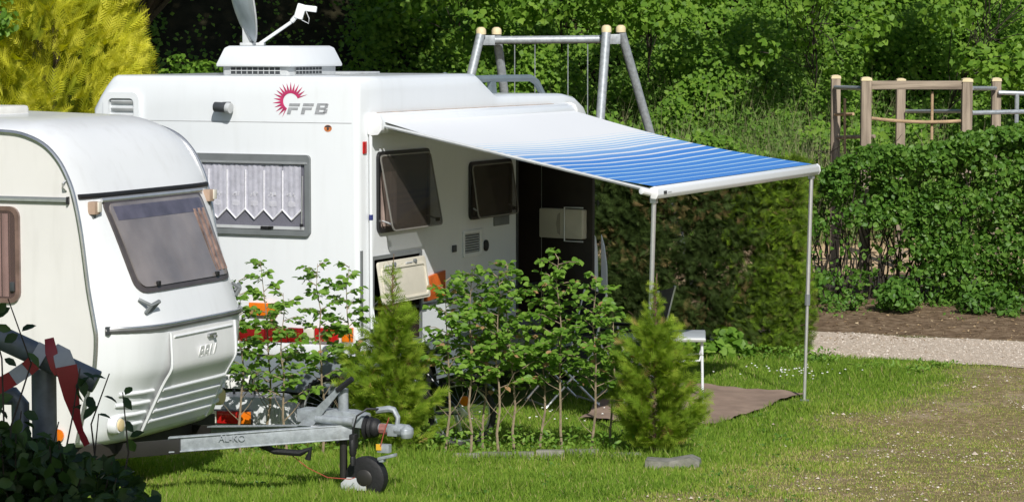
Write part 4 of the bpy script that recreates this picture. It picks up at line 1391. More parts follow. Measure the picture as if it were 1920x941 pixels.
MB().b2((a.x, a.y - .04, a.z - .055), (b.x, a.y + .04, a.z + .055)).build('beam', mat('weathered_wood_beam', (.37, .30, .225), .85, var=.3, scale=9, bump=.5, bscale=25, col2=(.15, .115, .085), stretch=(.14, 2.2, 2.2)), cf, bevel=.006)
ROPE = mat('tan_rope', (.46, .32, .19), .9, var=.2, bump=.5, bscale=90)
bar('rope', cl(1634, 222, 34.4), cl(1803, 227, 34.4), .022, ROPE, .03)
bar('rope', cl(1748, 172, 34.45), cl(1747, 262, 34.45), .019, ROPE)
bar('rope', cl(1584, 185, 35.2), cl(1584, 290, 35.2), .017, ROPE)
bar('metal_rail', cl(1566, 164, 35.5), cl(1618, 166, 34.5), .028, GALV)
bar('metal_rail', cl(1700, 209, 36.3), cl(1806, 209, 34.6), .025, GALV)
bar('metal_rail', cl(1822, 166, 34.5), cl(1866, 166, 35.9), .028, GALV)
bar('metal_rail', cl(1822, 212, 34.5), cl(1990, 208, 35.0), .03, GALV)
bar('metal_rail', cl(1872, 174, 35.9), cl(1990, 178, 35.9), .03, GALV)
bar('metal_rail', cl(1907, 176, 35.9), cl(1905, 270, 35.9), .03, GALV)
bar('wooden_rung', cl(1566, 215, 35.5), cl(1600, 214, 35.1), .02, ROPE)
bar('wooden_rung', cl(1570, 258, 35.5), cl(1640, 256, 35.0), .025, WOOD)

# ------------------------------------------------------------------ folding table
tf = at(1320, 765, 23.5)
tz0 = gz(tf.x, tf.y)
tb = empty('folding_table', (tf.x - .32, tf.y + .18, tz0), R(-4), 'grey folding table on thin tube legs under the awning', 'table')
th_ = at(1320, 629, 23.5).z - tz0
MB().b2((-.42, -.30, th_ - .035), (.34, .32, th_)).build('table_top', mat('table_grey', (.44, .47, .49), .4, var=.06), tb, bevel=.008)
MB().b2((-.423, -.304, th_ - .041), (.344, .324, th_ - .012)).build('edge_band', ALU, tb, bevel=.004)
for (x_, y_) in ((.31, -.24), (.31, .26), (-.39, -.24), (-.39, .26)):
    MB().tube([(x_, y_, th_ - .04), (x_ + .01, y_, .0)], .0125, 8).build('leg', WHITE, tb, smooth=True)
for y_ in (-.24, .26):
    MB().tube([(.315, y_, th_ * .72 + .05), (.29, y_, th_ * .66), (.22, y_, th_ * .655), (-.2, y_, th_ * .64), (-.39, y_, th_ * .7)], .009, 8).build('brace', WHITE, tb, smooth=True)

# ------------------------------------------------------------------ ground cloth
GC = mat('brown_ground_cloth', (.30, .22, .17), .85, var=.12, scale=5, bump=.25, bscale=160, spec=.15)
crn = [gp(1338, 803), gp(1502, 745), gp(1380, 737), gp(1085, 790)]
mbc = MB()
c00, c10, c11, c01 = crn[3], crn[0], crn[1], crn[2] + Vector((-.9, .9, 0))
def clo(s, t):
    p = c00 * (1 - s) * (1 - t) + c10 * s * (1 - t) + c11 * s * t + c01 * (1 - s) * t
    z = gz(p.x, p.y) + (float(fbm(np.array([[p.x, p.y, 0.]]), .6, 2)[0]) - .5) * .05
    ed = max(0, 1 - min(s, 1 - s, t, 1 - t) / .05)
    p = p + Vector((0, .02 * math.sin(s * 11 + t * 5) * ed + .02 * math.sin(t * 8) * ed, 0))
    return (p.x + .03 * math.sin(t * 14) * ed, p.y, z + .030 + .010 * math.sin(s * 13) * math.sin(t * 9 + 1) + .008 * ed * math.sin(s * 21 + t * 27) ** 2)
mbc.grid(clo, np.linspace(0, 1, 50), np.linspace(0, 1, 50))
tag(mbc.build('ground_cloth', GC, smooth=True, normals=False), 'brown woven ground cloth spread on the lawn under the awning', 'mat')

# ------------------------------------------------------------------ camping chairs under the awning, mostly behind the saplings
def camp_chair(loc, rz, label, fabric):
    c = empty('camping_chair', loc, rz, label, 'chair', 'camping chairs under the awning')
    for y_ in (-.26, .26):
        MB().tube([(-.26, y_, .0), (.20, y_, .46), (.22, y_, .60)], .012, 8).build('leg', ALU, c, smooth=True)
        MB().tube([(.24, y_, .0), (-.20, y_, .46), (-.33, y_, .98)], .012, 8).build('leg', ALU, c, smooth=True)
        MB().b2((-.22, y_ - .025, .60), (.26, y_ + .025, .625)).build('armrest', BLACK, c, bevel=.008)
    MB().tube([(-.26, -.26, .02), (-.26, .26, .02)], .01, 6).build('crosspiece', ALU, c)
    MB().tube([(.24, -.26, .02), (.24, .26, .02)], .01, 6).build('crosspiece', ALU, c)
    MB().grid(lambda s, t: (-.2 + .42 * s, -.25 + .5 * t, .455 - .03 * math.sin(math.pi * t)), np.linspace(0, 1, 6), np.linspace(0, 1, 9)).build('seat', fabric, c, smooth=True)
    MB().grid(lambda s, t: (-.205 - .125 * s - .02 * math.sin(math.pi * t), -.25 + .5 * t, .50 + .48 * s), np.linspace(0, 1, 6), np.linspace(0, 1, 9)).build('backrest', fabric, c, smooth=True)
    return c
CHF = mat('black_mesh_fabric', (.02, .022, .025), .8, var=.2)
p = gp(1075, 775); p.y += .25
camp_chair((p.x - .1, p.y + .2, gz(p.x, p.y) + .03), R(200), 'dark folding camping chair nearest the open door behind the saplings', CHF)
camp_chair((p.x + .55, p.y + .75, gz(p.x, p.y) + .03), R(160), 'dark folding camping chair beside the folding table', CHF)

# ------------------------------------------------------------------ bicycle
pr = Vector((-.395, 20.82, 0))
pf = Vector((-1.44, 21.0, 0))
bd = (pf - pr).normalized()
bk = empty('bicycle', (pr.x, pr.y, gz(pr.x, pr.y)), math.atan2(bd.y, bd.x), 'black bicycle parked beside the motorhome behind the young conifer', 'bicycle')
WR = .275
BKF = mat('dark_bike_paint', (.02, .022, .03), .3, var=.1, coat=.4)
def bike_wheel(x_):
    t = MB().torus((x_, 0, WR), WR - .024, .024, 'Y', 44, 8)
    for i in range(44):
        a = 2 * math.pi * i / 44
        t.box((x_ + (WR - .001) * math.cos(a), 0, WR + (WR - .001) * math.sin(a)), (.012, .036, .010), ry=-a)
    w = t.build('wheel', mat('tyre_grey_black', (.035, .035, .036), .7, var=.3, scale=20), bk, smooth=True)
    MB().torus((x_, 0, WR), WR - .052, .010, 'Y', 40, 6).build('rim', ALU, w, smooth=True)
    s = MB()
    for i in range(24):
        a = 2 * math.pi * i / 24
        s.tube([(x_ + .02 * math.cos(a + 1.2), (.025 if i % 2 else -.025), WR + .02 * math.sin(a + 1.2)), (x_ + (WR - .055) * math.cos(a), 0, WR + (WR - .055) * math.sin(a))], .0016, 4)
    s.build('spokes', ALU, w)
    MB().tube([(x_, -.05, WR), (x_, .05, WR)], .02, 10).build('hub', ALU, w)
    return w
w0 = bike_wheel(0)
bike_wheel(1.05)
MB().lathe([(.042, -.004), (.038, .008)], (-.03, .035, WR + .10), 'Y', 14).build('spoke_reflector', ORANGE, w0)
fr = MB()
bb, st, hd1, hd2 = (.40, 0, .26), (.27, 0, .62), (.86, 0, .60), (.84, 0, .70)
fr.tube([bb, st], .016, 8).tube([st, hd2], .017, 8).tube([bb, hd1], .019, 8).tube([hd1, hd2], .02, 8)
for s_ in (-.05, .05):
    fr.tube([(0, s_, WR), (bb[0], s_ * .5, bb[2])], .009, 6).tube([(0, s_, WR), (st[0], s_ * .4, st[2] - .04)], .008, 6)
fr.build('frame', BKF, bk, smooth=True)
MB().tube([(1.05, -.055, WR), (.93, -.05, .54), (.87, 0, .60)], .011, 6).tube([(1.05, .055, WR), (.93, .05, .54), (.87, 0, .60)], .011, 6).build('fork', BKF, bk, smooth=True)
MB().tube([st, (.25, 0, .74)], .012, 8).build('seat_post', ALU, bk)
MB().prism([(-.15, .0), (-.12, .05), (.02, .03), (.12, .025), (.12, 0)], -.06, .06, lambda p, q, h: (.25 + p, h * (1 if p < 0 else .4), .74 + q)).build('saddle', BLACK, bk, bevel=.012)
hbm = MB().tube([hd2, (.82, 0, .80)], .014, 8).tube([(.76, -.29, .84), (.82, -.1, .83), (.82, .1, .83), (.76, .29, .84)], .011, 8).build('handlebar', BLACK, bk, smooth=True)
MB().tube([(.73, -.33, .84), (.77, -.24, .84)], .017, 8).build('grip', mat('worn_red', (.35, .07, .05)), hbm)
MB().torus((.40, .05, .26), .075, .008, 'Y', 28, 6).build('chainring', ALU, bk)
MB().tube([(.40, .07, .26), (.52, .07, .18)], .010, 6).box((.52, .11, .18), (.08, .08, .02)).build('crank', ALU, bk)
MB().box((.02, .05, WR - .07), (.03, .02, .13), ry=.3).box((0, .045, WR), (.09, .02, .09), ry=.7).build('derailleur', ALU, bk, bevel=.004)
MB().tube([(-.20, 0, .52), (.02, 0, .585), (.24, 0, .52)], .006, 5).build('rear_mudguard_stay', BLACK, bk)
MB().prism([(-.30, .44), (-.14, .57), (.05, .615), (.22, .58), (.22, .565), (.05, .60), (-.13, .555), (-.28, .43)], -.03, .03, lambda p, q, h: (p, h, q)).build('mudguard', GREYP, bk, bevel=.004)

# ------------------------------------------------------------------ carrier box with tail lamp behind the motorhome
cbx = empty('carrier_box', at(478, 800, 20.9), R(-12), 'grey plastic carrier box with red tail lamp behind the drawbar', 'carrier box')
cbx.location.z = gz(cbx.location.x, 20.9)
zoff = at(478, 800, 20.9).z - cbx.location.z
hb_ = .27
sh = MB()
rings_ = [(.34, .22, 0.), (.365, .245, .02), (.365, .245, .05), (.345, .23, .07), (.32, .20, .18), (.26, .15, .255), (.12, .08, .27)]
for (a, b, z) in rings_:
    sh.v += [(x, y, zoff + z) for x, y in rrect(-a, a, -b, b, .07, 4)]
nr_ = 20
for i in range(len(rings_) - 1):
    for j in range(nr_):
        k = (j + 1) % nr_
        sh.f.append((i * nr_ + j, i * nr_ + k, (i + 1) * nr_ + k, (i + 1) * nr_ + j))
sh.f += [tuple(range(nr_ - 1, -1, -1)), tuple((len(rings_) - 1) * nr_ + j for j in range(nr_))]
sh.build('shell', LGREY, cbx, smooth=True)
for i in range(5):
    x_ = .05 + .055 * i
    MB().box((x_, -.214, zoff + .125), (.022, .03, .10), rx=-.28).build('rib', LGREY, cbx, bevel=.006)
lm = MB().b2((-.30, -.262, zoff + .055), (.06, -.20, zoff + .165)).build('tail_lamp', DGREY, cbx, bevel=.006)
for (a, b, m) in ((-.29, -.23, CLEAR), (-.225, -.04, RED), (-.035, .052, ORANGE)):
    MB().b2((a, -.272, zoff + .062), (b, -.26, zoff + .158)).build('lens', m, lm, bevel=.005)
lp = MB().box((-.07, -.10, zoff + .37), (.28, .01, .11), rx=-.2).build('licence_plate', mat('plate_white', (.78, .78, .76), .4), cbx, bevel=.003)
lettering('plate_lettering', '14 0', .085, BLACK, lp, Matrix.Translation((-.05, -.107, zoff + .37)) @ Matrix.Rotation(R(90 - 11), 4, 'X'), .001)
MB().tube([(-.15, -.08, zoff + .33), (-.15, -.03, zoff + .20)], .01, 6).tube([(.02, -.08, zoff + .33), (.02, -.03, zoff + .20)], .01, 6).build('plate_bracket', DGREY, cbx)
MB().tube([(-.25, .1, 0), (-.25, .1, zoff + .03)], .02, 6).tube([(.25, .1, 0), (.25, .1, zoff + .03)], .02, 6).tube([(-.25, -.1, 0), (-.25, -.1, zoff + .03)], .02, 6).tube([(.25, -.1, 0), (.25, -.1, zoff + .03)], .02, 6).build('stand', DGREY, cbx)

# ------------------------------------------------------------------ stone edging of the planted strip
STONE = mat('edging_stone', (.25, .24, .21), .95, var=.25, scale=9, bump=1., bscale=40, col2=(.11, .115, .08), dirt=.5)
edg = empty('bed_edging', (0, 19.75, gz(0, 19.75)), 0, 'low grey stone edging along the planted strip of saplings', 'edging')
pts = [(835, 866), (960, 867), (1060, 865), (1140, 862), (1215, 868)]
xcur = -.45
i = 0
while xcur < .92:
    L_ = .16 + .16 * random.random()
    y_ = .05 + .03 * math.sin(xcur * 4)
    s = MB().box((xcur + L_ / 2, y_, .008 + .025 * random.random()), (L_ - .012, .10, .09), rz=.05 * random.uniform(-1, 1), rx=.1 * random.uniform(-1, 1))
    s.build('stone', STONE, edg, bevel=.014)
    xcur += L_
p = gp(1265, 878)
st_ = MB()
st_.prism([(-.21, -.10), (-.21, .095), (-.05, .105), (.12, .115), (.185, .10), (.20, .0), (.19, -.1)], -.10, .1, lambda a, b, h: (p.x - 0 + a + .015 * math.sin(h * 20), p.y - 19.75 + h + .12 * a, .01 + b + .012 * math.sin(a * 23)))
st_.build('stone', STONE, edg, bevel=.008)

# ------------------------------------------------------------------ tube barrier wound with tape, in the shade
YF = 13.0
PIPE = mat('dark_painted_pipe', (.16, .19, .22), .4, .2, var=.2, scale=9, dirt=.2)
def gzf(): return gz(-2.2, YF)
br = empty('tube_barrier', (at(85, 700, YF).x, YF, gzf()), 0, 'dark tube barrier with red and white tape before the caravan', 'barrier')
def bl(u, v, Y=YF):
    return at(u, v, Y) - br.location
MB().tube([bl(-140, 560, YF + .1), bl(0, 632), bl(182, 716)], .058, 16).build('top_tube', PIPE, br, smooth=True, bevel=.006)
a = bl(82, 690, YF + .06)
MB().tube([a, (a.x - .0, a.y, -.05)], .062, 16).build('post', PIPE, br, smooth=True)
a, b = bl(-60, 740, YF + .1), bl(28, 742, YF + .1)
MB().tube([a, b, bl(38, 755, YF + .1), Vector((bl(40, 900, YF + .1).x, .1, -.05))], .045, 12).build('lower_rail', PIPE, br, smooth=True)
MB().tube([bl(40, 830, YF + .05), bl(110, 900, YF - .05)], .02, 8).build('blue_stay', mat('blue_paint', (.06, .16, .50), .3), br, smooth=True)
TAPE_R = mat('tape_red', (.33, .02, .03), .35, var=.15)
TAPE_W = mat('tape_white', (.40, .42, .48), .35, var=.1)
def tape(name, pts, w, m, parent=br):
    mbt = MB()
    P_ = [bl(u, v, YF + d) for u, v, d in pts]
    W_ = w if isinstance(w, (list, tuple)) else [w] * len(P_)
    up = []
    for i, p_ in enumerate(P_):
        t = (P_[min(i + 1, len(P_) - 1)] - P_[max(0, i - 1)]).normalized()
        s = t.cross(Vector((0, 1, 0))).normalized()
        up.append((p_ - s * W_[i] / 2, p_ + s * W_[i] / 2, p_ - s * W_[i] / 2 + Vector((0, .004, 0)), p_ + s * W_[i] / 2 + Vector((0, .004, 0))))
    vs = [q for r_ in up for q in r_]
    fs = []
    for i in range(len(up) - 1):
        o_ = i * 4
        fs += [(o_, o_ + 1, o_ + 5, o_ + 4), (o_ + 2, o_ + 6, o_ + 7, o_ + 3), (o_, o_ + 4, o_ + 6, o_ + 2), (o_ + 1, o_ + 3, o_ + 7, o_ + 5)]
    mbt.add(vs, fs)
    return mbt.build(name, m, parent, smooth=True)
bt_ = empty  # parts of the tape hang on the barrier as one ribbon
rb = tape('tape', [(-60, 752, -.07), (0, 722, -.07), (26, 708, -.075)], .075, TAPE_R)
tape('tape_band', [(24, 709, -.077), (52, 690, -.078)], .075, TAPE_W, rb)
tape('tape_band', [(50, 692, -.08), (64, 680, -.08)], .075, TAPE_R, rb)
tape('tape_band', [(64, 680, -.082), (76, 660, -.078), (84, 646, -.06)], .06, TAPE_W, rb)
tape('tape_band', [(92, 634, -.05), (96, 660, -.078), (104, 690, -.08), (108, 702, -.08)], [.045, .06, .05, .03], TAPE_R, rb)
tape('tape_band', [(104, 648, -.06), (116, 664, -.085), (124, 690, -.09)], [.03, .09, .10], TAPE_W, rb)
tape('tape_band', [(124, 686, -.092), (130, 715, -.094), (134, 745, -.09), (144, 785, -.085), (152, 812, -.08)], [.105, .10, .075, .04, .028], TAPE_R, rb)
tape('tape_band', [(152, 810, -.08), (157, 822, -.08), (163, 834, -.08)], [.028, .035, .03], TAPE_R, rb)
# ------------------------------------------------------------------ plants
BARK = mat('brown_bark', (.17, .13, .09), .9, var=.3, scale=12, bump=.8, bscale=30)
BARKD = mat('dark_bark', (.06, .048, .036), .95, var=.3, scale=9, bump=.8, bscale=22)
TWIG = mat('pale_twig', (.30, .235, .155), .85, var=.25, scale=30)
HORN = leafmat('hornbeam_leaves', [(0, (.06, .135, .016)), (.4, (.13, .26, .03)), (.75, (.22, .37, .055)), (.97, (.32, .44, .09)), (1, (.46, .28, .14))], .45, .42, .28)
HEDGE = leafmat('hedge_leaves', [(0, (.045, .11, .016)), (.5, (.09, .205, .028)), (.9, (.16, .29, .045)), (1, (.21, .34, .06))], .45, .36, .3)
IVY = leafmat('bank_leaves', [(0, (.055, .125, .016)), (.4, (.135, .265, .03)), (.8, (.23, .375, .05)), (1, (.30, .44, .08))], .5, .42, .22)
NETTLE = leafmat('bank_herbs', [(0, (.07, .15, .022)), (.5, (.13, .25, .04)), (.85, (.20, .32, .065)), (1, (.34, .35, .13))], .6, .38, .15)
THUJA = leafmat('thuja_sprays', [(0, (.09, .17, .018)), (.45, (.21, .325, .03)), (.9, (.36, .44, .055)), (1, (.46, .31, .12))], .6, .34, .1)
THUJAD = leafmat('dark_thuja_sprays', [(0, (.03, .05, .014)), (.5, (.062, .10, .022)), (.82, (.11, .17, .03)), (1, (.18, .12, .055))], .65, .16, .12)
GOLD = leafmat('golden_sprays', [(0, (.09, .15, .02)), (.3, (.28, .34, .03)), (.62, (.62, .61, .05)), (1, (.84, .80, .13))], .6, .36, .1)
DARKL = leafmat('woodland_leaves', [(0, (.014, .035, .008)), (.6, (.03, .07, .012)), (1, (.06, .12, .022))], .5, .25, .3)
def rank(P, k=None):
    return .15 + .6 * RNG.random(len(P)) + .35 * (fbm(P, .9, 14) - .4)
def perp_rand(N_, down=.0):
    k = len(N_)
    t = rdir(k) + np.array([0, 0, -down])
    t = t - (t * N_).sum(-1, keepdims=True) * N_
    return unit(t)
def limb_tubes(mb, p0, p1, r0, r1, wig=.12, n=5, seg=5):
    p0, p1 = Vector(p0), Vector(p1)
    L = (p1 - p0).length
    pts = []
    for i in range(n + 1):
        s = i / n
        p = p0.lerp(p1, s)
        if 0 < i < n:
            p = p + Vector((random.uniform(-1, 1), random.uniform(-1, 1), random.uniform(-.5, .8))) * wig * L * .5
        pts.append(p)
    mb.tube(pts, [r0 + (r1 - r0) * i / n for i in range(n + 1)], seg)
    return pts

# --- bank: a leaf cover over the rising ground, uneven in clumps
k = 470000
X = RNG.uniform(-13, 13, k)
Y = 41.6 + 9.0 * RNG.random(k) ** 1.1
P = np.stack([X, Y, ground_z(X, Y)], -1)
cl_ = fbm(P, 1.9, 4)
f2 = fbm(P, .8, 17)
dens = sst(.36, .50, f2 * .6 + cl_ * .4)
keep = RNG.random(k) < (.40 + .60 * dens) * (1 - .975 * sst(-6.8, -6.0, X) * sst(-2.3, -3.0, X))  # leaves thinned over the gap so near-black soil stands in for shade
P, cl_, f2 = P[keep], cl_[keep], f2[keep]
k = len(P)
f3 = fbm(P, .32, 19)
hgt = .15 + 1.5 * sst(.36, .66, cl_) + .7 * sst(.4, .65, f2) + .45 * (f3 - .4)
depth = RNG.random(k) ** 2.2
nrm = unit(np.array([0, -.75, .66]) + np.zeros((k, 3)))
P = P + nrm * (hgt * (1 - depth * .75))[:, None] * .9 + RNG.normal(0, .07, (k, 3))
N_ = unit(nrm * .8 + rdir(k) * .75 + np.array([.1, -.3, .25]))
soft = sst(.4, .62, fbm(P, 2.6, 41))
tag(scatter('bank_undergrowth', LEAF4, P, perp_rand(N_, .5), N_, RNG.uniform(.055, .115, k), IVY, width=RNG.uniform(1.0, 1.5, k), rnd=rank(P)), 'dense ivy and bramble covering the bank', 'undergrowth', kind='stuff')
# tall herbs and dry stalks at the foot of the bank
k = 30000
X = np.concatenate([RNG.uniform(-7, 9, k // 3), RNG.normal(3.9, 1.5, k - k // 3)])
Y = RNG.uniform(38.9, 45.2, k)
P = np.stack([X, Y, ground_z(X, Y)], -1)
lift = RNG.random(k) ** .7
hh = .5 + 1.05 * fbm(P, 1.2, 6) + .35 * sst(40, 43, Y)
P[:, 2] += lift * hh
N_ = unit(rdir(k) + np.array([0, -.4, .5]))
tag(scatter('tall_herbs', LEAF4, P, perp_rand(N_, .3), N_, RNG.uniform(.06, .125, k), NETTLE, width=RNG.uniform(.35, .75, k), rnd=rank(P)), 'tall nettles and herbs at the foot of the bank', 'herbs', kind='stuff')
k = 4200
X = np.concatenate([RNG.normal(4.0, 1.3, 2 * k // 3), RNG.uniform(-6, 9, k - 2 * k // 3)])
Y = RNG.uniform(38.8, 44.6, k)
P = np.stack([X, Y, ground_z(X, Y)], -1)
T = np.stack([RNG.normal(0, .22, k), RNG.normal(0, .22, k), np.ones(k)], -1)
H = RNG.uniform(.8, 1.9, k)
STALK = leafmat('dry_stalks', [(0, (.10, .16, .05)), (.5, (.22, .26, .11)), (1, (.36, .31, .19))], .7, .2, .15)
tag(scatter('tall_grass', BLADE, P, T, rdir(k), H, STALK, width=.014 / H), 'tall pale grass stalks in front of the bank', 'grass', kind='stuff')

# --- leafy trees and shrubs on the bank
def clump_tree(name, base, centers, radii, per, leaf, m, label, cat, group=None, tpl=LOBED, bark=BARKD, trunk_r=.09, flat=.8, fork=None, inner=.35):
    root = empty(name, base, 0, label, cat, group)
    b = Vector(base)
    cs_ = [Vector(c) - b for c in centers]
    mb = MB()
    mean = sum(cs_, Vector()) / len(cs_)
    fk = Vector(fork) - b if fork else Vector((mean.x * .3, mean.y * .3, min(c.z for c in cs_) * .6))
    limb_tubes(mb, (0, 0, -.15), fk, trunk_r, trunk_r * .75, .05, 5, 8)
    mid = fk.lerp(mean, .6)  # the fork carries on into the crown
    limb_tubes(mb, fk, mid, trunk_r * .75, trunk_r * .5, .08, 4, 7)
    for c in cs_:
        s = fk.lerp(mid, random.uniform(.0, 1))
        limb_tubes(mb, s, c, trunk_r * .32, .008, .16, 4, 5)
    mb.build('trunk', bark, root, smooth=True)
    Ps, Ns = [], []
    for c, r in zip(cs_, radii):
        n_ = int(per * r * r)
        d = rdir(n_)
        rr = r * RNG.random(n_) ** inner
        q = np.array(c) + d * rr[:, None] * [1, 1, flat]
        Ps.append(q)
        Ns.append(unit(d * .7 + np.array([.05, -.25, .45]) + rdir(n_) * .6))
    Ps, Ns = np.concatenate(Ps), np.concatenate(Ns)
    scatter('crown', tpl, Ps, perp_rand(Ns, .6), Ns, RNG.uniform(.75, 1.2, len(Ps)) * leaf, m, root, width=RNG.uniform(.8, 1.05, len(Ps)), rnd=rank(Ps + np.array(base)))
    return root
def spread(u0, u1, v0, v1, Y0, Y1, n, r0, r1):
    cs_, rs_ = [], []
    for _ in range(n):
        u, v = random.uniform(u0, u1), random.uniform(v0, v1)
        cs_.append(at(u, v, random.uniform(Y0, Y1)))
        rs_.append(random.uniform(r0, r1))
    return cs_, rs_
def bank_tree(u, Y, u0, u1, v0, v1, n, r0, r1, leaf, m, label, cat='tree', per=480, name='broadleaf_tree'):
    x = at(u, 100, Y).x
    c, r = spread(u0, u1, v0, v1, Y - .9, Y + .7, n, r0, r1)
    return clump_tree(name, (x, Y + 2.2, gz(x, Y + 2.2)), c, r, per, leaf, m, label, cat, 'trees on the bank', trunk_r=.022)
bank_tree(1560, 42.6, 1420, 1670, -330, 120, 34, .34, .62, .105, IVY, 'broadleaf tree on the bank above the wooden climbing frame')
bank_tree(1765, 42.3, 1770, 2050, -330, 150, 34, .32, .58, .115, IVY, 'broadleaf tree with dark gap at the top right corner')
bank_tree(1230, 43.2, 1120, 1330, -300, 60, 24, .34, .6, .12, IVY, 'leafy shrub on the bank right of the swing frame', 'shrub', name='bank_shrub')
bank_tree(860, 43.4, 700, 960, -320, 60, 26, .3, .55, .12, IVY, 'leafy shrub on the bank between dish and swing frame', 'shrub', name='bank_shrub')
bank_tree(1060, 43.8, 980, 1130, -300, 30, 18, .3, .55, .12, IVY, 'leafy shrub on the bank above the swing crossbar', 'shrub', name='bank_shrub')
# --- dark wood behind the dish: tall trees, unseen crowns placed to shade the gap
def wood_tree(x, Y, r_tr, zc0, zc1, spreadr, n, label):
    cs_, rs_ = [], []
    for _ in range(n):
        a, q = random.uniform(0, 6.28), random.random() ** .5 * spreadr
        cs_.append((x + q * math.cos(a), Y + q * math.sin(a), random.uniform(zc0, zc1)))
        rs_.append(random.uniform(.75, 1.25))
    xb = min(-6.0, x - 1.5) - .3 * (Y - 31)
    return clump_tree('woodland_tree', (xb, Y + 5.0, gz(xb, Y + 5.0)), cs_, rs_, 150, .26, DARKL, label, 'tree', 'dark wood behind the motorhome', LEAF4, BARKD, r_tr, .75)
wood_tree(-5.0, 32.5, .16, 4.7, 11.5, 2.0, 44, 'dark woodland tree behind the golden conifer, unseen crown placed to shade the gap')
wood_tree(-2.2, 31.4, .13, 4.9, 10.0, 1.7, 44, 'dark woodland tree behind the roof unit, unseen crown placed to shade the gap')
wood_tree(-2.3, 37.6, .2, 5.6, 13.0, 2.0, 60, 'dark woodland tree left of the dish, unseen crown placed to shade the bank')
wood_tree(-5.2, 38.0, .2, 5.6, 13.0, 2.2, 60, 'dark woodland tree beside the golden conifer, unseen crown placed to shade the bank')
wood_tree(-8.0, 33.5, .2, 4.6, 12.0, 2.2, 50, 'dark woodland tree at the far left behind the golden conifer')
k = 420
cs_, rs_ = [], []
c = [at(u, v, 33.2 + random.uniform(-.5, .5)) for u, v in ((330, 118), (350, 130), (372, 124), (395, 135), (312, 138), (340, 145), (420, 142), (365, 142), (300, 150))]
clump_tree('undershrub', (at(350, 140, 33.2).x, 33.2, gz(0, 33.2)), c, [random.uniform(.10, .2) for _ in c], 1500, .075, IVY, 'small leafy shrub catching light at the foot of the black gap', 'shrub', None, LOBED, BARKD, .03)

# --- golden conifer
gb = Vector((-4.80, 27.6, gz(-4.8, 27.6)))
gc = empty('golden_conifer', gb, 0, 'golden yellow conifer rising behind both vehicles at the left', 'conifer')
mb = MB()
limb_tubes(mb, (0, .1, -.1), (.05, .1, 6.0), .06, .015, .02, 8, 8)
mb.build('trunk', BARK, gc, smooth=True)
k = 24000
z = .6 + 5.6 * RNG.random(k) ** 1.1
ang = RNG.uniform(0, 2 * math.pi, k)
hump = noise3(np.stack([np.cos(ang) * 2.4, np.sin(ang) * 2.4, z * 1.5], -1), .8, 3)
rad = np.interp(z, [0, 1.0, 2.6, 3.3, 4.4, 6.3], [1.15, 1.28, 1.20, 1.0, .65, .08]) * (.74 + .44 * hump)
lay = 1 - .55 * RNG.random(k) ** 2
P = np.stack([np.cos(ang) * rad * lay, np.sin(ang) * rad * lay, z], -1)
out = np.stack([np.cos(ang), np.sin(ang), 0 * ang], -1)
T = unit(out * .7 + np.array([.12, 0, .8]) + rdir(k) * .6)
N_ = unit(out * .4 + rdir(k) * 1.1 + np.array([0, 0, .3]))
rn = .30 + .45 * RNG.random(k) + .5 * (hump - .5) + .35 * (lay - .8)
rn = rn - .35 * sst(2.5, 1.0, z) * (RNG.random(k) < .6) + .0
kp = RNG.random(k) < .08 + .92 * sst(.36, .55, fbm(P + 3, .38, 61))
scatter('crown', PLUME, P[kp], T[kp], N_[kp], RNG.uniform(.13, .30, kp.sum()), GOLD, gc, rnd=rn[kp], width=RNG.uniform(.9, 1.5, kp.sum()))
# green leafy branch at the top left corner
c = [at(u, v, 26.6) for u, v in ((-20, 5), (2, 22), (8, 45), (-25, 40), (-10, 60), (-50, 20), (-60, 50), (-40, -30), (-70, -20), (-5, -20))]
clump_tree('broadleaf_tree', (-5.9, 26.6, gz(-5.9, 26.6)), c, [random.uniform(.13, .2) for _ in c], 1500, .085, HORN, 'broadleaf tree peeping in at the top left corner', 'tree', None, LEAF8, BARK, .05)

# --- right-hand hedge of broad leaves
def hedge_points(k, x0, x1, y0, depth, h, seed, top_round=.25):
    """points through a hedge standing along x from x0 to x1, its front at y0"""
    face = RNG.random(k)
    s, t = RNG.random(k), RNG.random(k)
    front = face < .68
    topf = (face >= .68) & (face < .9)
    X_ = x0 + (x1 - x0) * s
    lay = RNG.random(k) ** 2.0
    Yv = np.where(front, y0 + lay * depth * .8, np.where(topf, y0 + RNG.random(k) * depth, y0 + depth * (1 - lay * .5)))
    Zv = np.where(topf, h - lay * .3, t * h)
    return X_, Yv, Zv, front, topf, lay
hx0, hy0_ = at(1535, 600, 32.8).x, 32.8
hd_ = empty('leafy_hedge', (hx0, hy0_ + .4, gz(hx0, 32.8)), R(-7), 'tall clipped broad-leaved hedge along the gravel road', 'hedge')
k = 62000
HL, HH, HD = 5.6, 1.98, .95
X_, Yv, Zv, front, topf, lay = hedge_points(k, -.1, HL, -.5, HD, HH, 1)
P = np.stack([X_, Yv, Zv], -1)
g1, g2 = fbm(P, .75, 3), fbm(P, .32, 7)
g0 = fbm(P * [1, 1, .6], 1.3, 91)
P[:, 1] -= (g1 - .5) * .85 + (g2 - .5) * .4 + (g0 - .5) * .6
P[:, 2] *= .86 + .14 * sst(-.1, .9, X_) + .30 * (g0 - .5)
P[:, 2] += np.where(Zv > HH - .4, (g1 - .5) * .5 + (g2 - .5) * .35, 0)
thin = sst(1.45, .95, X_ + .5 * (fbm(P, .4, 77) - .5)) * sst(.36, .5, Zv) * sst(1.12, .95, Zv)           # a thin place near the left end where sand shows through
lowg = sst(.55, .2, Zv) * sst(2.6, 1.0, X_)
keep = RNG.random(k) < (1 - .93 * np.clip(thin, 0, 1)) * (1 - .75 * lowg) * (.08 + .92 * sst(.40, .53, g2 * .6 + g1 * .4))
P, lay, g1 = P[keep], lay[keep], g1[keep]
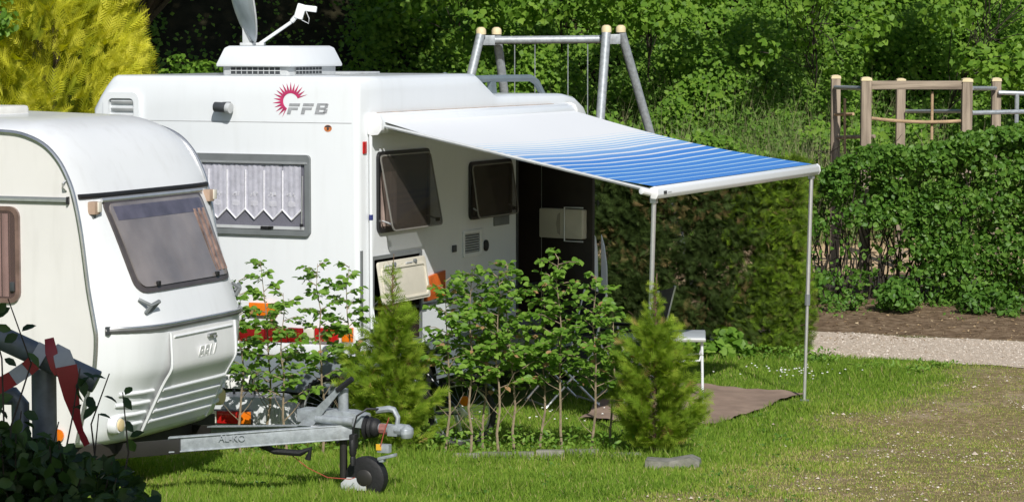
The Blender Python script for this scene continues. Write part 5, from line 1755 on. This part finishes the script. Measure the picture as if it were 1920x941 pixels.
N_ = unit(np.array([.1, -.5, .55]) + rdir(len(P)) * 1.0)
scatter('foliage', LEAF8, P, perp_rand(N_, .5), N_, RNG.uniform(.034, .095, len(P)), HEDGE, hd_, width=RNG.uniform(.9, 1.25, len(P)), rnd=rank(P) + .1)
mb = MB()
for i in range(64):
    x = -.05 + HL * i / 63 + random.uniform(-.04, .04)
    y = random.uniform(-.15, .25)
    for _ in range(3):
        limb_tubes(mb, (x, y, -.1), (x + random.uniform(-.25, .25), y + random.uniform(-.3, .3), random.uniform(1.2, 1.9)), random.uniform(.008, .018), .004, .12, 5, 5)
    for _ in range(6):
        zz = random.uniform(.3, 1.9)
        limb_tubes(mb, (x, y, zz), (x + random.uniform(-.3, .3), y + random.uniform(-.45, .3), zz + random.uniform(-.05, .3)), .006, .002, .15, 3, 4)
mb.build('stems', BARKD, hd_, smooth=True)
# low bush and verge plants at the foot of the hedge
def bush(name, u, v, Y, w, h, per, leaf, m, label, cat='bush', n=12, tpl=LEAF8, group=None):
    p = at(u, v, Y)
    b = Vector((p.x, Y, gz(p.x, Y)))
    c, r = [], []
    for i in range(n):
        a, q = random.uniform(0, 6.28), random.random() ** .5
        c.append((b.x + w * q * math.cos(a), b.y + w * .7 * q * math.sin(a), b.z + h * (.2 + .65 * random.random() * (1 - .5 * q))))
        r.append(random.uniform(.25, .42) * h)
    return clump_tree(name, b, c, r, per, leaf, m, label, cat, group, tpl, BARK, .012, .85)
bush('low_bush', 1690, 575, 31.8, .30, .46, 2600, .07, HEDGE, 'rounded low bush at the foot of the hedge')
bush('low_bush', 1575, 545, 32.0, .26, .26, 2600, .06, HEDGE, 'sparse low green plant at the left end of the hedge')
bush('low_bush', 1860, 600, 31.6, .42, .42, 2600, .075, HEDGE, 'spreading low bush at the hedge foot near the right edge')
bush('bramble', 1345, 655, 27.1, .30, .34, 1800, .10, HORN, 'bramble leaves growing out under the dark conifer hedge', 'bramble', 12, LOBED)

# --- clipped conifer hedge beyond the ground cloth
cx0, cx1 = .55, 2.98
CHH = 1.93
hj = empty('conifer_hedge', (cx0, 28.05, gz(1.5, 27.5)), math.atan2(-.72, 2.2), 'clipped dark conifer hedge between motorhome and gravel road', 'hedge')
HLc = 2.52
k = 46000
s = RNG.random(k)
face = RNG.random(k)
lay = RNG.random(k) ** 1.7
t = RNG.random(k)
X_ = HLc * s
Yv = lay * .35
Zv = t * CHH
rt = face > .72
X_ = np.where(rt & (face < .86), HLc - lay * .4, X_)
Yv = np.where(rt & (face < .86), s * .6, Yv)
Zv = np.where(face >= .86, CHH - lay * .25, Zv)
Yv = np.where(face >= .86, s * 0 + RNG.random(k) * .6, Yv)
P = np.stack([X_, Yv, Zv], -1)
g1, g2 = fbm(P, .6, 23), fbm(P, .22, 27)
g3 = fbm(P, .13, 29)
keep = RNG.random(k) < .16 + .84 * sst(.38, .52, g2 * .6 + g3 * .4)
P[:, 1] -= (g1 - .5) * .24 + (g2 - .5) * .20 + (g3 - .5) * .16
P[:, 0] += np.where(X_ > HLc - .4, (g1 - .5) * .3, 0)
P[:, 2] += np.where(Zv > CHH - .4, (g1 - .5) * .35 + (g2 - .5) * .2, 0)
P = P[keep]
outw = np.where((P[:, 0] > HLc - .25)[:, None], np.array([.8, -.4, 0.]), np.array([.0, -1., .0]))
T = unit(outw * .7 + np.array([0, 0, .25]) + rdir(len(P)) * .8)
N_ = unit(rdir(len(P)) + outw * .4)
endw = sst(HLc - .95, HLc - .1, P[:, 0] + .25 * (fbm(P, .35, 55) - .5))  # lighter towards the right end: sunlight put into the tint
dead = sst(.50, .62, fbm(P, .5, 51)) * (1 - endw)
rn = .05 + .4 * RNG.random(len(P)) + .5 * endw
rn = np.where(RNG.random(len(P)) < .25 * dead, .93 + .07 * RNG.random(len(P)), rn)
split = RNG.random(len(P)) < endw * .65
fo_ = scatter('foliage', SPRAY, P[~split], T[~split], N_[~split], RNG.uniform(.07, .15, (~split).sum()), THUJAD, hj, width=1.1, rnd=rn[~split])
scatter('sunlit_tint_foliage', SPRAY, P[split], T[split], N_[split], RNG.uniform(.08, .15, split.sum()), THUJA, hj, width=1.1, rnd=.0 + .55 * RNG.random(split.sum()))  # brighter spray colour painted in for the sunlit end
mb = MB()
for i in range(11):
    x = .1 + (HLc - .2) * i / 10
    limb_tubes(mb, (x, .3, -.1), (x + random.uniform(-.08, .08), .3, 1.75), .03, .006, .03, 5, 6)
    for _ in range(14):
        zz = random.uniform(.15, 1.6)
        limb_tubes(mb, (x, .3, zz), (x + random.uniform(-.25, .25), random.uniform(-.02, .25), zz + random.uniform(.05, .3)), .008, .003, .1, 3, 4)
mb.build('stems', mat('reddish_twig', (.20, .125, .08), .9, var=.3), hj, smooth=True)

# --- hornbeam saplings of the planted strip
def sapling(u, Y, vtop, label, crown_from=.42, nbr=15, reach=.27, leaf=.058, lean=0., perb=17, seed=0, group='saplings in the planted strip', dead=.02):
    random.seed(100 + seed)
    b = at(u, 850, Y)
    b.z = gz(b.x, Y)
    root = empty('sapling', b, 0, label, 'sapling', group)
    H_ = at(u, vtop, Y).z - b.z
    mb = MB()
    tr = [Vector((0, 0, -.05))]
    x = y = 0.
    for i in range(1, 9):
        x += random.uniform(-.028, .028) + lean * H_ / 8
        y += random.uniform(-.02, .02)
        tr.append(Vector((x, y, H_ * i / 8 * .97)))
    mb.tube(tr, [.0115 - .0095 * i / 8 for i in range(9)], 6)
    def on(t):
        f = t * 8
        i = min(7, int(f))
        return tr[i].lerp(tr[i + 1], f - i)
    P, N_, T = [], [], []
    for j in range(nbr):
        t = crown_from + (1 - crown_from) * (j + random.random() * .8) / nbr
        t = min(t, .995)
        a = j * 2.4 + random.uniform(-.5, .5)
        L = reach * (1.15 - .75 * (t - crown_from) / (1 - crown_from)) * random.uniform(.65, 1.25)
        p0 = on(t)
        d = Vector((math.cos(a), math.sin(a) * .8, random.uniform(.25, .8))).normalized()
        p1 = p0 + d * L * .6
        p2 = p1 + Vector((d.x, d.y, d.z * .2 - .05)) * L * .5
        mb.tube([p0, p1, p2], [.0042, .003, .0014], 4)
        n_ = int(perb * L / reach * random.uniform(.8, 1.2)) + 3
        for q in range(n_):
            s = .15 + .87 * (q + .5) / n_
            c = p0.lerp(p1, s / .55) if s < .55 else p1.lerp(p2, (s - .55) / .45)
            side = Vector((-d.y, d.x, 0)) * (1 if q % 2 else -1)
            tv = (Vector((d.x, d.y, 0)) * .55 + side * .8 + Vector((0, 0, random.uniform(-.5, .25))) + Vector((random.uniform(-.3, .3), random.uniform(-.3, .3), 0))).normalized()
            c = c + tv * leaf * .55 + Vector((random.uniform(-1, 1), random.uniform(-1, 1), random.uniform(-1, 1))) * .018
            P.append(c)
            T.append(tv)
            N_.append(Vector((random.uniform(-.6, .6), random.uniform(-1.5, .1), 1)).normalized())
    # a few bare side twigs below
    for j in range(3):
        p0 = on(random.uniform(.12, crown_from))
        d = Vector((random.choice((-1, 1)) * random.uniform(.4, 1), random.uniform(-.3, .3), random.uniform(.5, 1))).normalized()
        mb.tube([p0, p0 + d * .1, p0 + d * random.uniform(.15, .28) + Vector((0, 0, .04))], [.0035, .0025, .001], 4)
    mb.build('trunk', TWIG, root, smooth=True)
    k = len(P)
    rn = np.clip(.25 + .55 * RNG.random(k), 0, .95)
    rn = np.where(RNG.random(k) < dead, 1., rn)
    scatter('crown', LEAF8, np.array([tuple(p) for p in P]), np.array([tuple(p) for p in T]), np.array([tuple(p) for p in N_]), RNG.uniform(.75, 1.2, k) * leaf, HORN, root, width=RNG.uniform(.85, 1.15, k), rnd=rn)
    return root
sap = [
    (452, 20.15, 515, 'sapling tight against the right edge of the caravan front', .40, 16, .22, 0.),
    (498, 20.35, 478, 'sapling between the caravan front and the orange lamp of the motorhome', .36, 18, .25, .02),
    (540, 20.05, 540, 'shorter sapling in front of the grey carrier box', .36, 15, .25, .0),
    (604, 20.25, 482, 'slender sapling standing before the red rear lamps', .44, 19, .26, -.04),
    (645, 20.4, 488, 'sapling at the rear corner of the motorhome', .42, 15, .20, .02),
    (832, 20.1, 515, 'crooked sapling growing before the bicycle rear wheel', .42, 18, .26, .03),
    (882, 20.2, 492, 'sapling right in front of the bicycle tyre edge', .38, 20, .28, .0),
    (936, 20.15, 500, 'sapling before the closed wall left of the doorway', .36, 20, .28, -.02),
    (966, 20.25, 480, 'forked sapling in front of the dark doorway', .40, 19, .27, .0),
    (1055, 20.2, 470, 'tallest sapling, before the open entrance door', .38, 21, .28, -.02),
    (1106, 20.1, 505, 'sapling left of the small right-hand conifer', .38, 19, .27, .0),
    (1010, 20.4, 520, 'sapling half hidden behind its neighbours below the open door', .34, 18, .27, .02),
    (905, 20.45, 540, 'low sapling behind the row, above the bicycle mudguard', .34, 17, .26, .0),
    (1150, 20.5, 555, 'thin sapling between door and conifer', .34, 13, .2, .0),
]
for i, (u, Y, vt, lab, cf_, nb_, rc, ln_) in enumerate(sap):
    sapling(u, Y, vt, lab, cf_ + (.0 if u > 800 else -.04), nb_ + (7 if u > 800 else 3), rc, .058, ln_, 19, i, dead=.015 if u < 800 else .04)
random.seed(11)

# --- two young conifers
def young_thuja(u, Y, vtop, vwide, halfw, label, seed, k=2100, wispy=.35):
    random.seed(seed)
    b = at(u, 850, Y)
    b.z = gz(b.x, Y)
    root = empty('young_conifer', b, 0, label, 'conifer', 'young conifers in the planted strip')
    H_ = at(u, vtop, Y).z - b.z
    mb = MB()
    tr = limb_tubes(mb, (0, 0, -.05), (random.uniform(-.03, .03), 0, H_ * .98), .016, .003, .015, 7, 6)
    P, T, N_ = [], [], []
    nb_ = 120
    for j in range(nb_):
        t = .04 + .95 * (j / nb_) ** 1.15
        a = j * 2.4 + random.uniform(-.3, .3)
        prof_ = np.interp(t, [0, .12, .35, .6, .68, .85, 1], [1.0, 1.12, .95, .56, .36, .16, .04])
        L = halfw * prof_ * random.uniform(.4, 1.25)
        p0 = Vector((0, 0, H_ * t * .93))
        d = Vector((math.cos(a), math.sin(a), random.uniform(.35, .9) + (.5 if t > .6 else 0))).normalized()
        p1 = p0 + Vector((d.x, d.y, d.z * .7)) * L * .6
        p2 = p1 + Vector((d.x, d.y, d.z + .3)) * L * .5
        mb.tube([p0, p1, p2], [.004, .003, .001], 4)
        n_ = int((40 if t < .68 else 12) * L / halfw) + (4 if t < .7 else 1)
        for q in range(n_):
            s = .2 + .85 * (q + random.random()) / n_
            c = p0.lerp(p1, min(1, s / .55)) if s < .55 else p1.lerp(p2, (s - .55) / .45)
            tv = (Vector((d.x, d.y, d.z * .6)) + Vector((random.uniform(-1, 1), random.uniform(-1, 1), random.uniform(-.5, .8))) * .75).normalized()
            P.append(c + tv * .03 + Vector((random.uniform(-1, 1), random.uniform(-1, 1), random.uniform(-1, 1))) * .02)
            T.append(tv)
            N_.append(Vector((random.uniform(-1, 1), random.uniform(-1, .5), random.uniform(-.2, 1))).normalized())
    mb.build('trunk', mat('reddish_twig', (.2, .125, .08)), root, smooth=True)
    k = len(P)
    Pn_ = np.array([tuple(p) for p in P])
    rn = .25 + .5 * RNG.random(k) + .25 * (fbm(Pn_, .3, seed) - .5)
    rn = np.where(RNG.random(k) < .025, 1., np.minimum(rn, .93))
    scatter('crown', SPRAY, Pn_, np.array([tuple(p) for p in T]), np.array([tuple(p) for p in N_]), RNG.uniform(.07, .145, k), THUJA, root, width=1.0, rnd=rn)
    return root
young_thuja(738, 20.1, 468, 0, .34, 'young conifer with thin top between the drawbar and the bicycle', 5)
young_thuja(1226, 19.95, 505, 0, .345, 'young conifer at the right end of the planted strip by the edging stone', 6)
random.seed(12)

# --- weeds, ground plants, daisies
def weeds(name, pts, k, leaf, m, label, cat, hgt, sp, tpl=LEAF8, wid=.8):
    P = []
    for (x, y) in pts:
        q = RNG.normal(0, sp, (k, 2))
        X, Y = x + q[:, 0], y + q[:, 1]
        P.append(np.stack([X, Y, ground_z(X, Y) + RNG.random(k) * hgt], -1))
    P = np.concatenate(P)
    N_ = unit(rdir(len(P)) * .7 + np.array([0, -.3, .8]))
    return tag(scatter(name, tpl, P, perp_rand(N_), N_, RNG.uniform(.6, 1.2, len(P)) * leaf, m, width=wid, rnd=.2 + .7 * RNG.random(len(P))), label, cat, kind='stuff')
pts = [(x, 20.0 + RNG.uniform(-.1, .5)) for x in np.arange(-2.1, 1.35, .11)]
weeds('strip_weeds', pts, 40, .045, HORN, 'weeds and self-sown leaves along the planted strip', 'weeds', .20, .09)
pts = []
for (u, v) in ((1625, 697), (1720, 700), (1655, 692), (1540, 680), (1760, 690)):
    p = gp(u, v)
    pts.append((p.x, p.y))
weeds('verge_weeds', pts, 60, .07, HORN, 'broad weed rosettes in the lawn by the gravel road', 'weeds', .07, .09, LEAF8, .5)
pts = []
for _ in range(26):
    p = gp(random.uniform(1530, 1900), random.uniform(520, 600))
    pts.append((p.x, min(p.y, 32.4)))
weeds('soil_weeds', pts, 12, .05, NETTLE, 'scattered small weeds on the bare soil before the hedge', 'weeds', .08, .10)
pts = [(x, 27.15 - .33 * (x - 1.9)) for x in np.arange(1.5, 3.2, .07)]
weeds('hedge_foot_weeds', pts, 22, .05, HORN, 'rough green growth along the foot of the conifer hedge', 'weeds', .16, .09)
pts = []
for _ in range(150):
    p = gp(random.uniform(330, 1500), random.uniform(690, 940))
    if not bool(gp_poly(np.array([p.x]), np.array([p.y]))[0]) and p.y < 26:
        pts.append((p.x, p.y))
weeds('lawn_weeds', pts, 9, .038, HEDGE, 'clover and plantain leaves scattered through the lawn', 'weeds', .04, .055)
DAISY = leafmat('daisy_petals', [(0, (.75, .75, .70)), (1, (.82, .82, .78))], .6, .2, .2)
P = []
for _ in range(46):
    p = gp(random.gauss(1490, 45) if random.random() < .75 else random.uniform(1290, 1620), random.gauss(706, 8))
    P.append((p.x, p.y, p.z + .055))
for _ in range(14):
    p = gp(random.uniform(830, 1140), random.uniform(770, 800))
    P.append((p.x, p.y, p.z + .05))
P = np.array(P)
tag(scatter('daisies', LOBED, P, perp_rand(np.tile([0, -.3, .95], (len(P), 1))), np.tile([0, -.4, .9], (len(P), 1)), RNG.uniform(.016, .025, len(P)), DAISY), 'small white daisies in the lawn near the awning pole', 'daisies', kind='stuff')
LITTER = leafmat('dry_litter', [(0, (.20, .13, .07)), (.5, (.34, .24, .13)), (1, (.5, .4, .26))], .8, .1, .1)
P = []
for _ in range(420):
    p = gp(random.uniform(1515, 1925), random.uniform(560, 640)); P.append((p.x, min(p.y, 32.6), p.z + .012))
for _ in range(260):
    p = gp(random.uniform(820, 1320), random.uniform(825, 862)); P.append((p.x, p.y, p.z + .02))
P = np.array(P); N_ = unit(rdir(len(P)) * .5 + np.array([0, 0, 1.]))
tag(scatter('leaf_litter', LEAF4, P, perp_rand(N_), N_, RNG.uniform(.02, .055, len(P)), LITTER, width=RNG.uniform(.3, 1, len(P))), 'dry fallen leaves and bits on the soil', 'litter', kind='stuff')

# --- dark bush in the foreground corner and an unseen tree added to shade it
FORE = leafmat('foreground_leaves', [(0, (.02, .045, .012)), (.6, (.035, .075, .018)), (1, (.07, .13, .03))], .45, .25, .35)
fb0 = at(90, 900, 12.7)
root = empty('shaded_bush', (fb0.x, 12.7, gz(fb0.x, 12.7)), 0, 'dark shaded broad-leaved bush in the bottom left corner', 'bush')
bb_ = root.location
mb = MB()
P, N_, T = [], [], []
tips = []
for _ in range(60):
    u = random.uniform(-140, 275)
    vmin = float(np.interp(u, [-140, 0, 60, 120, 200, 250, 285], [770, 770, 800, 800, 850, 870, 915]))
    tips.append((u, random.uniform(vmin, vmin + 160), random.uniform(12.3, 12.95)))
tips += [(150, 690, 12.75), (205, 700, 12.8), (185, 775, 12.8), (230, 735, 12.8), (40, 770, 12.7), (15, 560, 12.7), (-30, 545, 12.75), (-10, 670, 12.7), (110, 790, 12.75), (60, 820, 12.7), (-30, 760, 12.7), (10, 800, 12.7)]
for (u, v, Y) in tips:
    p = at(u, v, Y) - bb_
    s0 = Vector((p.x * .55 + random.uniform(-.1, .1), random.uniform(-.1, .1), -.05))
    pts_ = limb_tubes(mb, s0, p, .009, .003, .10, 5, 5)
    nl = random.randint(7, 11) if v > 760 else 5
    for q in range(nl):
        i_ = random.choice((3, 4, 4)) if v > 760 else 4
        c = pts_[i_].lerp(pts_[i_ + 1], random.random())
        tv = Vector((random.uniform(-1, 1), random.uniform(-.5, .5), random.uniform(-.9, .5))).normalized()
        P.append(tuple(c + tv * .05))
        T.append(tuple(tv))
        N_.append(tuple(Vector((random.uniform(-.7, .7), random.uniform(-1, .3), random.uniform(.1, 1))).normalized()))
mb.build('stems', BARKD, root, smooth=True)
k = 2000
u = RNG.uniform(-160, 300, k)
vmin = np.interp(u, [-160, 0, 60, 120, 200, 250, 300], [800, 800, 815, 835, 865, 885, 935])
v = vmin + RNG.random(k) ** .8 * 260
Yv = RNG.uniform(12.2, 13.0, k)
Q = np.array([tuple(at(a, b, c) - bb_) for a, b, c in zip(u, v, Yv)])
Q = Q[Q[:, 2] > .02]
Nq = unit(rdir(len(Q)) + np.array([0, -.4, .5]))
Pa = np.concatenate([np.array(P), Q]); Na = np.concatenate([np.array(N_), Nq]); Ta = np.concatenate([np.array(T), perp_rand(Nq, .4)])
scatter('foliage', LEAF8, Pa, Ta, Na, RNG.uniform(.06, .105, len(Pa)), FORE, root, width=RNG.uniform(.8, 1.15, len(Pa)))
tx, ty = -3.2, 4.2
cs_, rs_ = [], []
for _ in range(64):
    a, q = random.uniform(0, 6.28), random.random() ** .5
    cs_.append((-1.0 + 2.0 * q * math.cos(a), 4.2 + 1.25 * q * math.sin(a), 7.6 + random.uniform(-.9, 1.0)))
    rs_.append(random.uniform(.5, .8))
clump_tree('added_shade_tree', (tx, ty, gz(tx, ty)), cs_, rs_, 800, .17, DARKL, 'unseen tall tree added beside the viewer to shade the corner bush', 'tree', None, LEAF4, BARK, .17, .8)
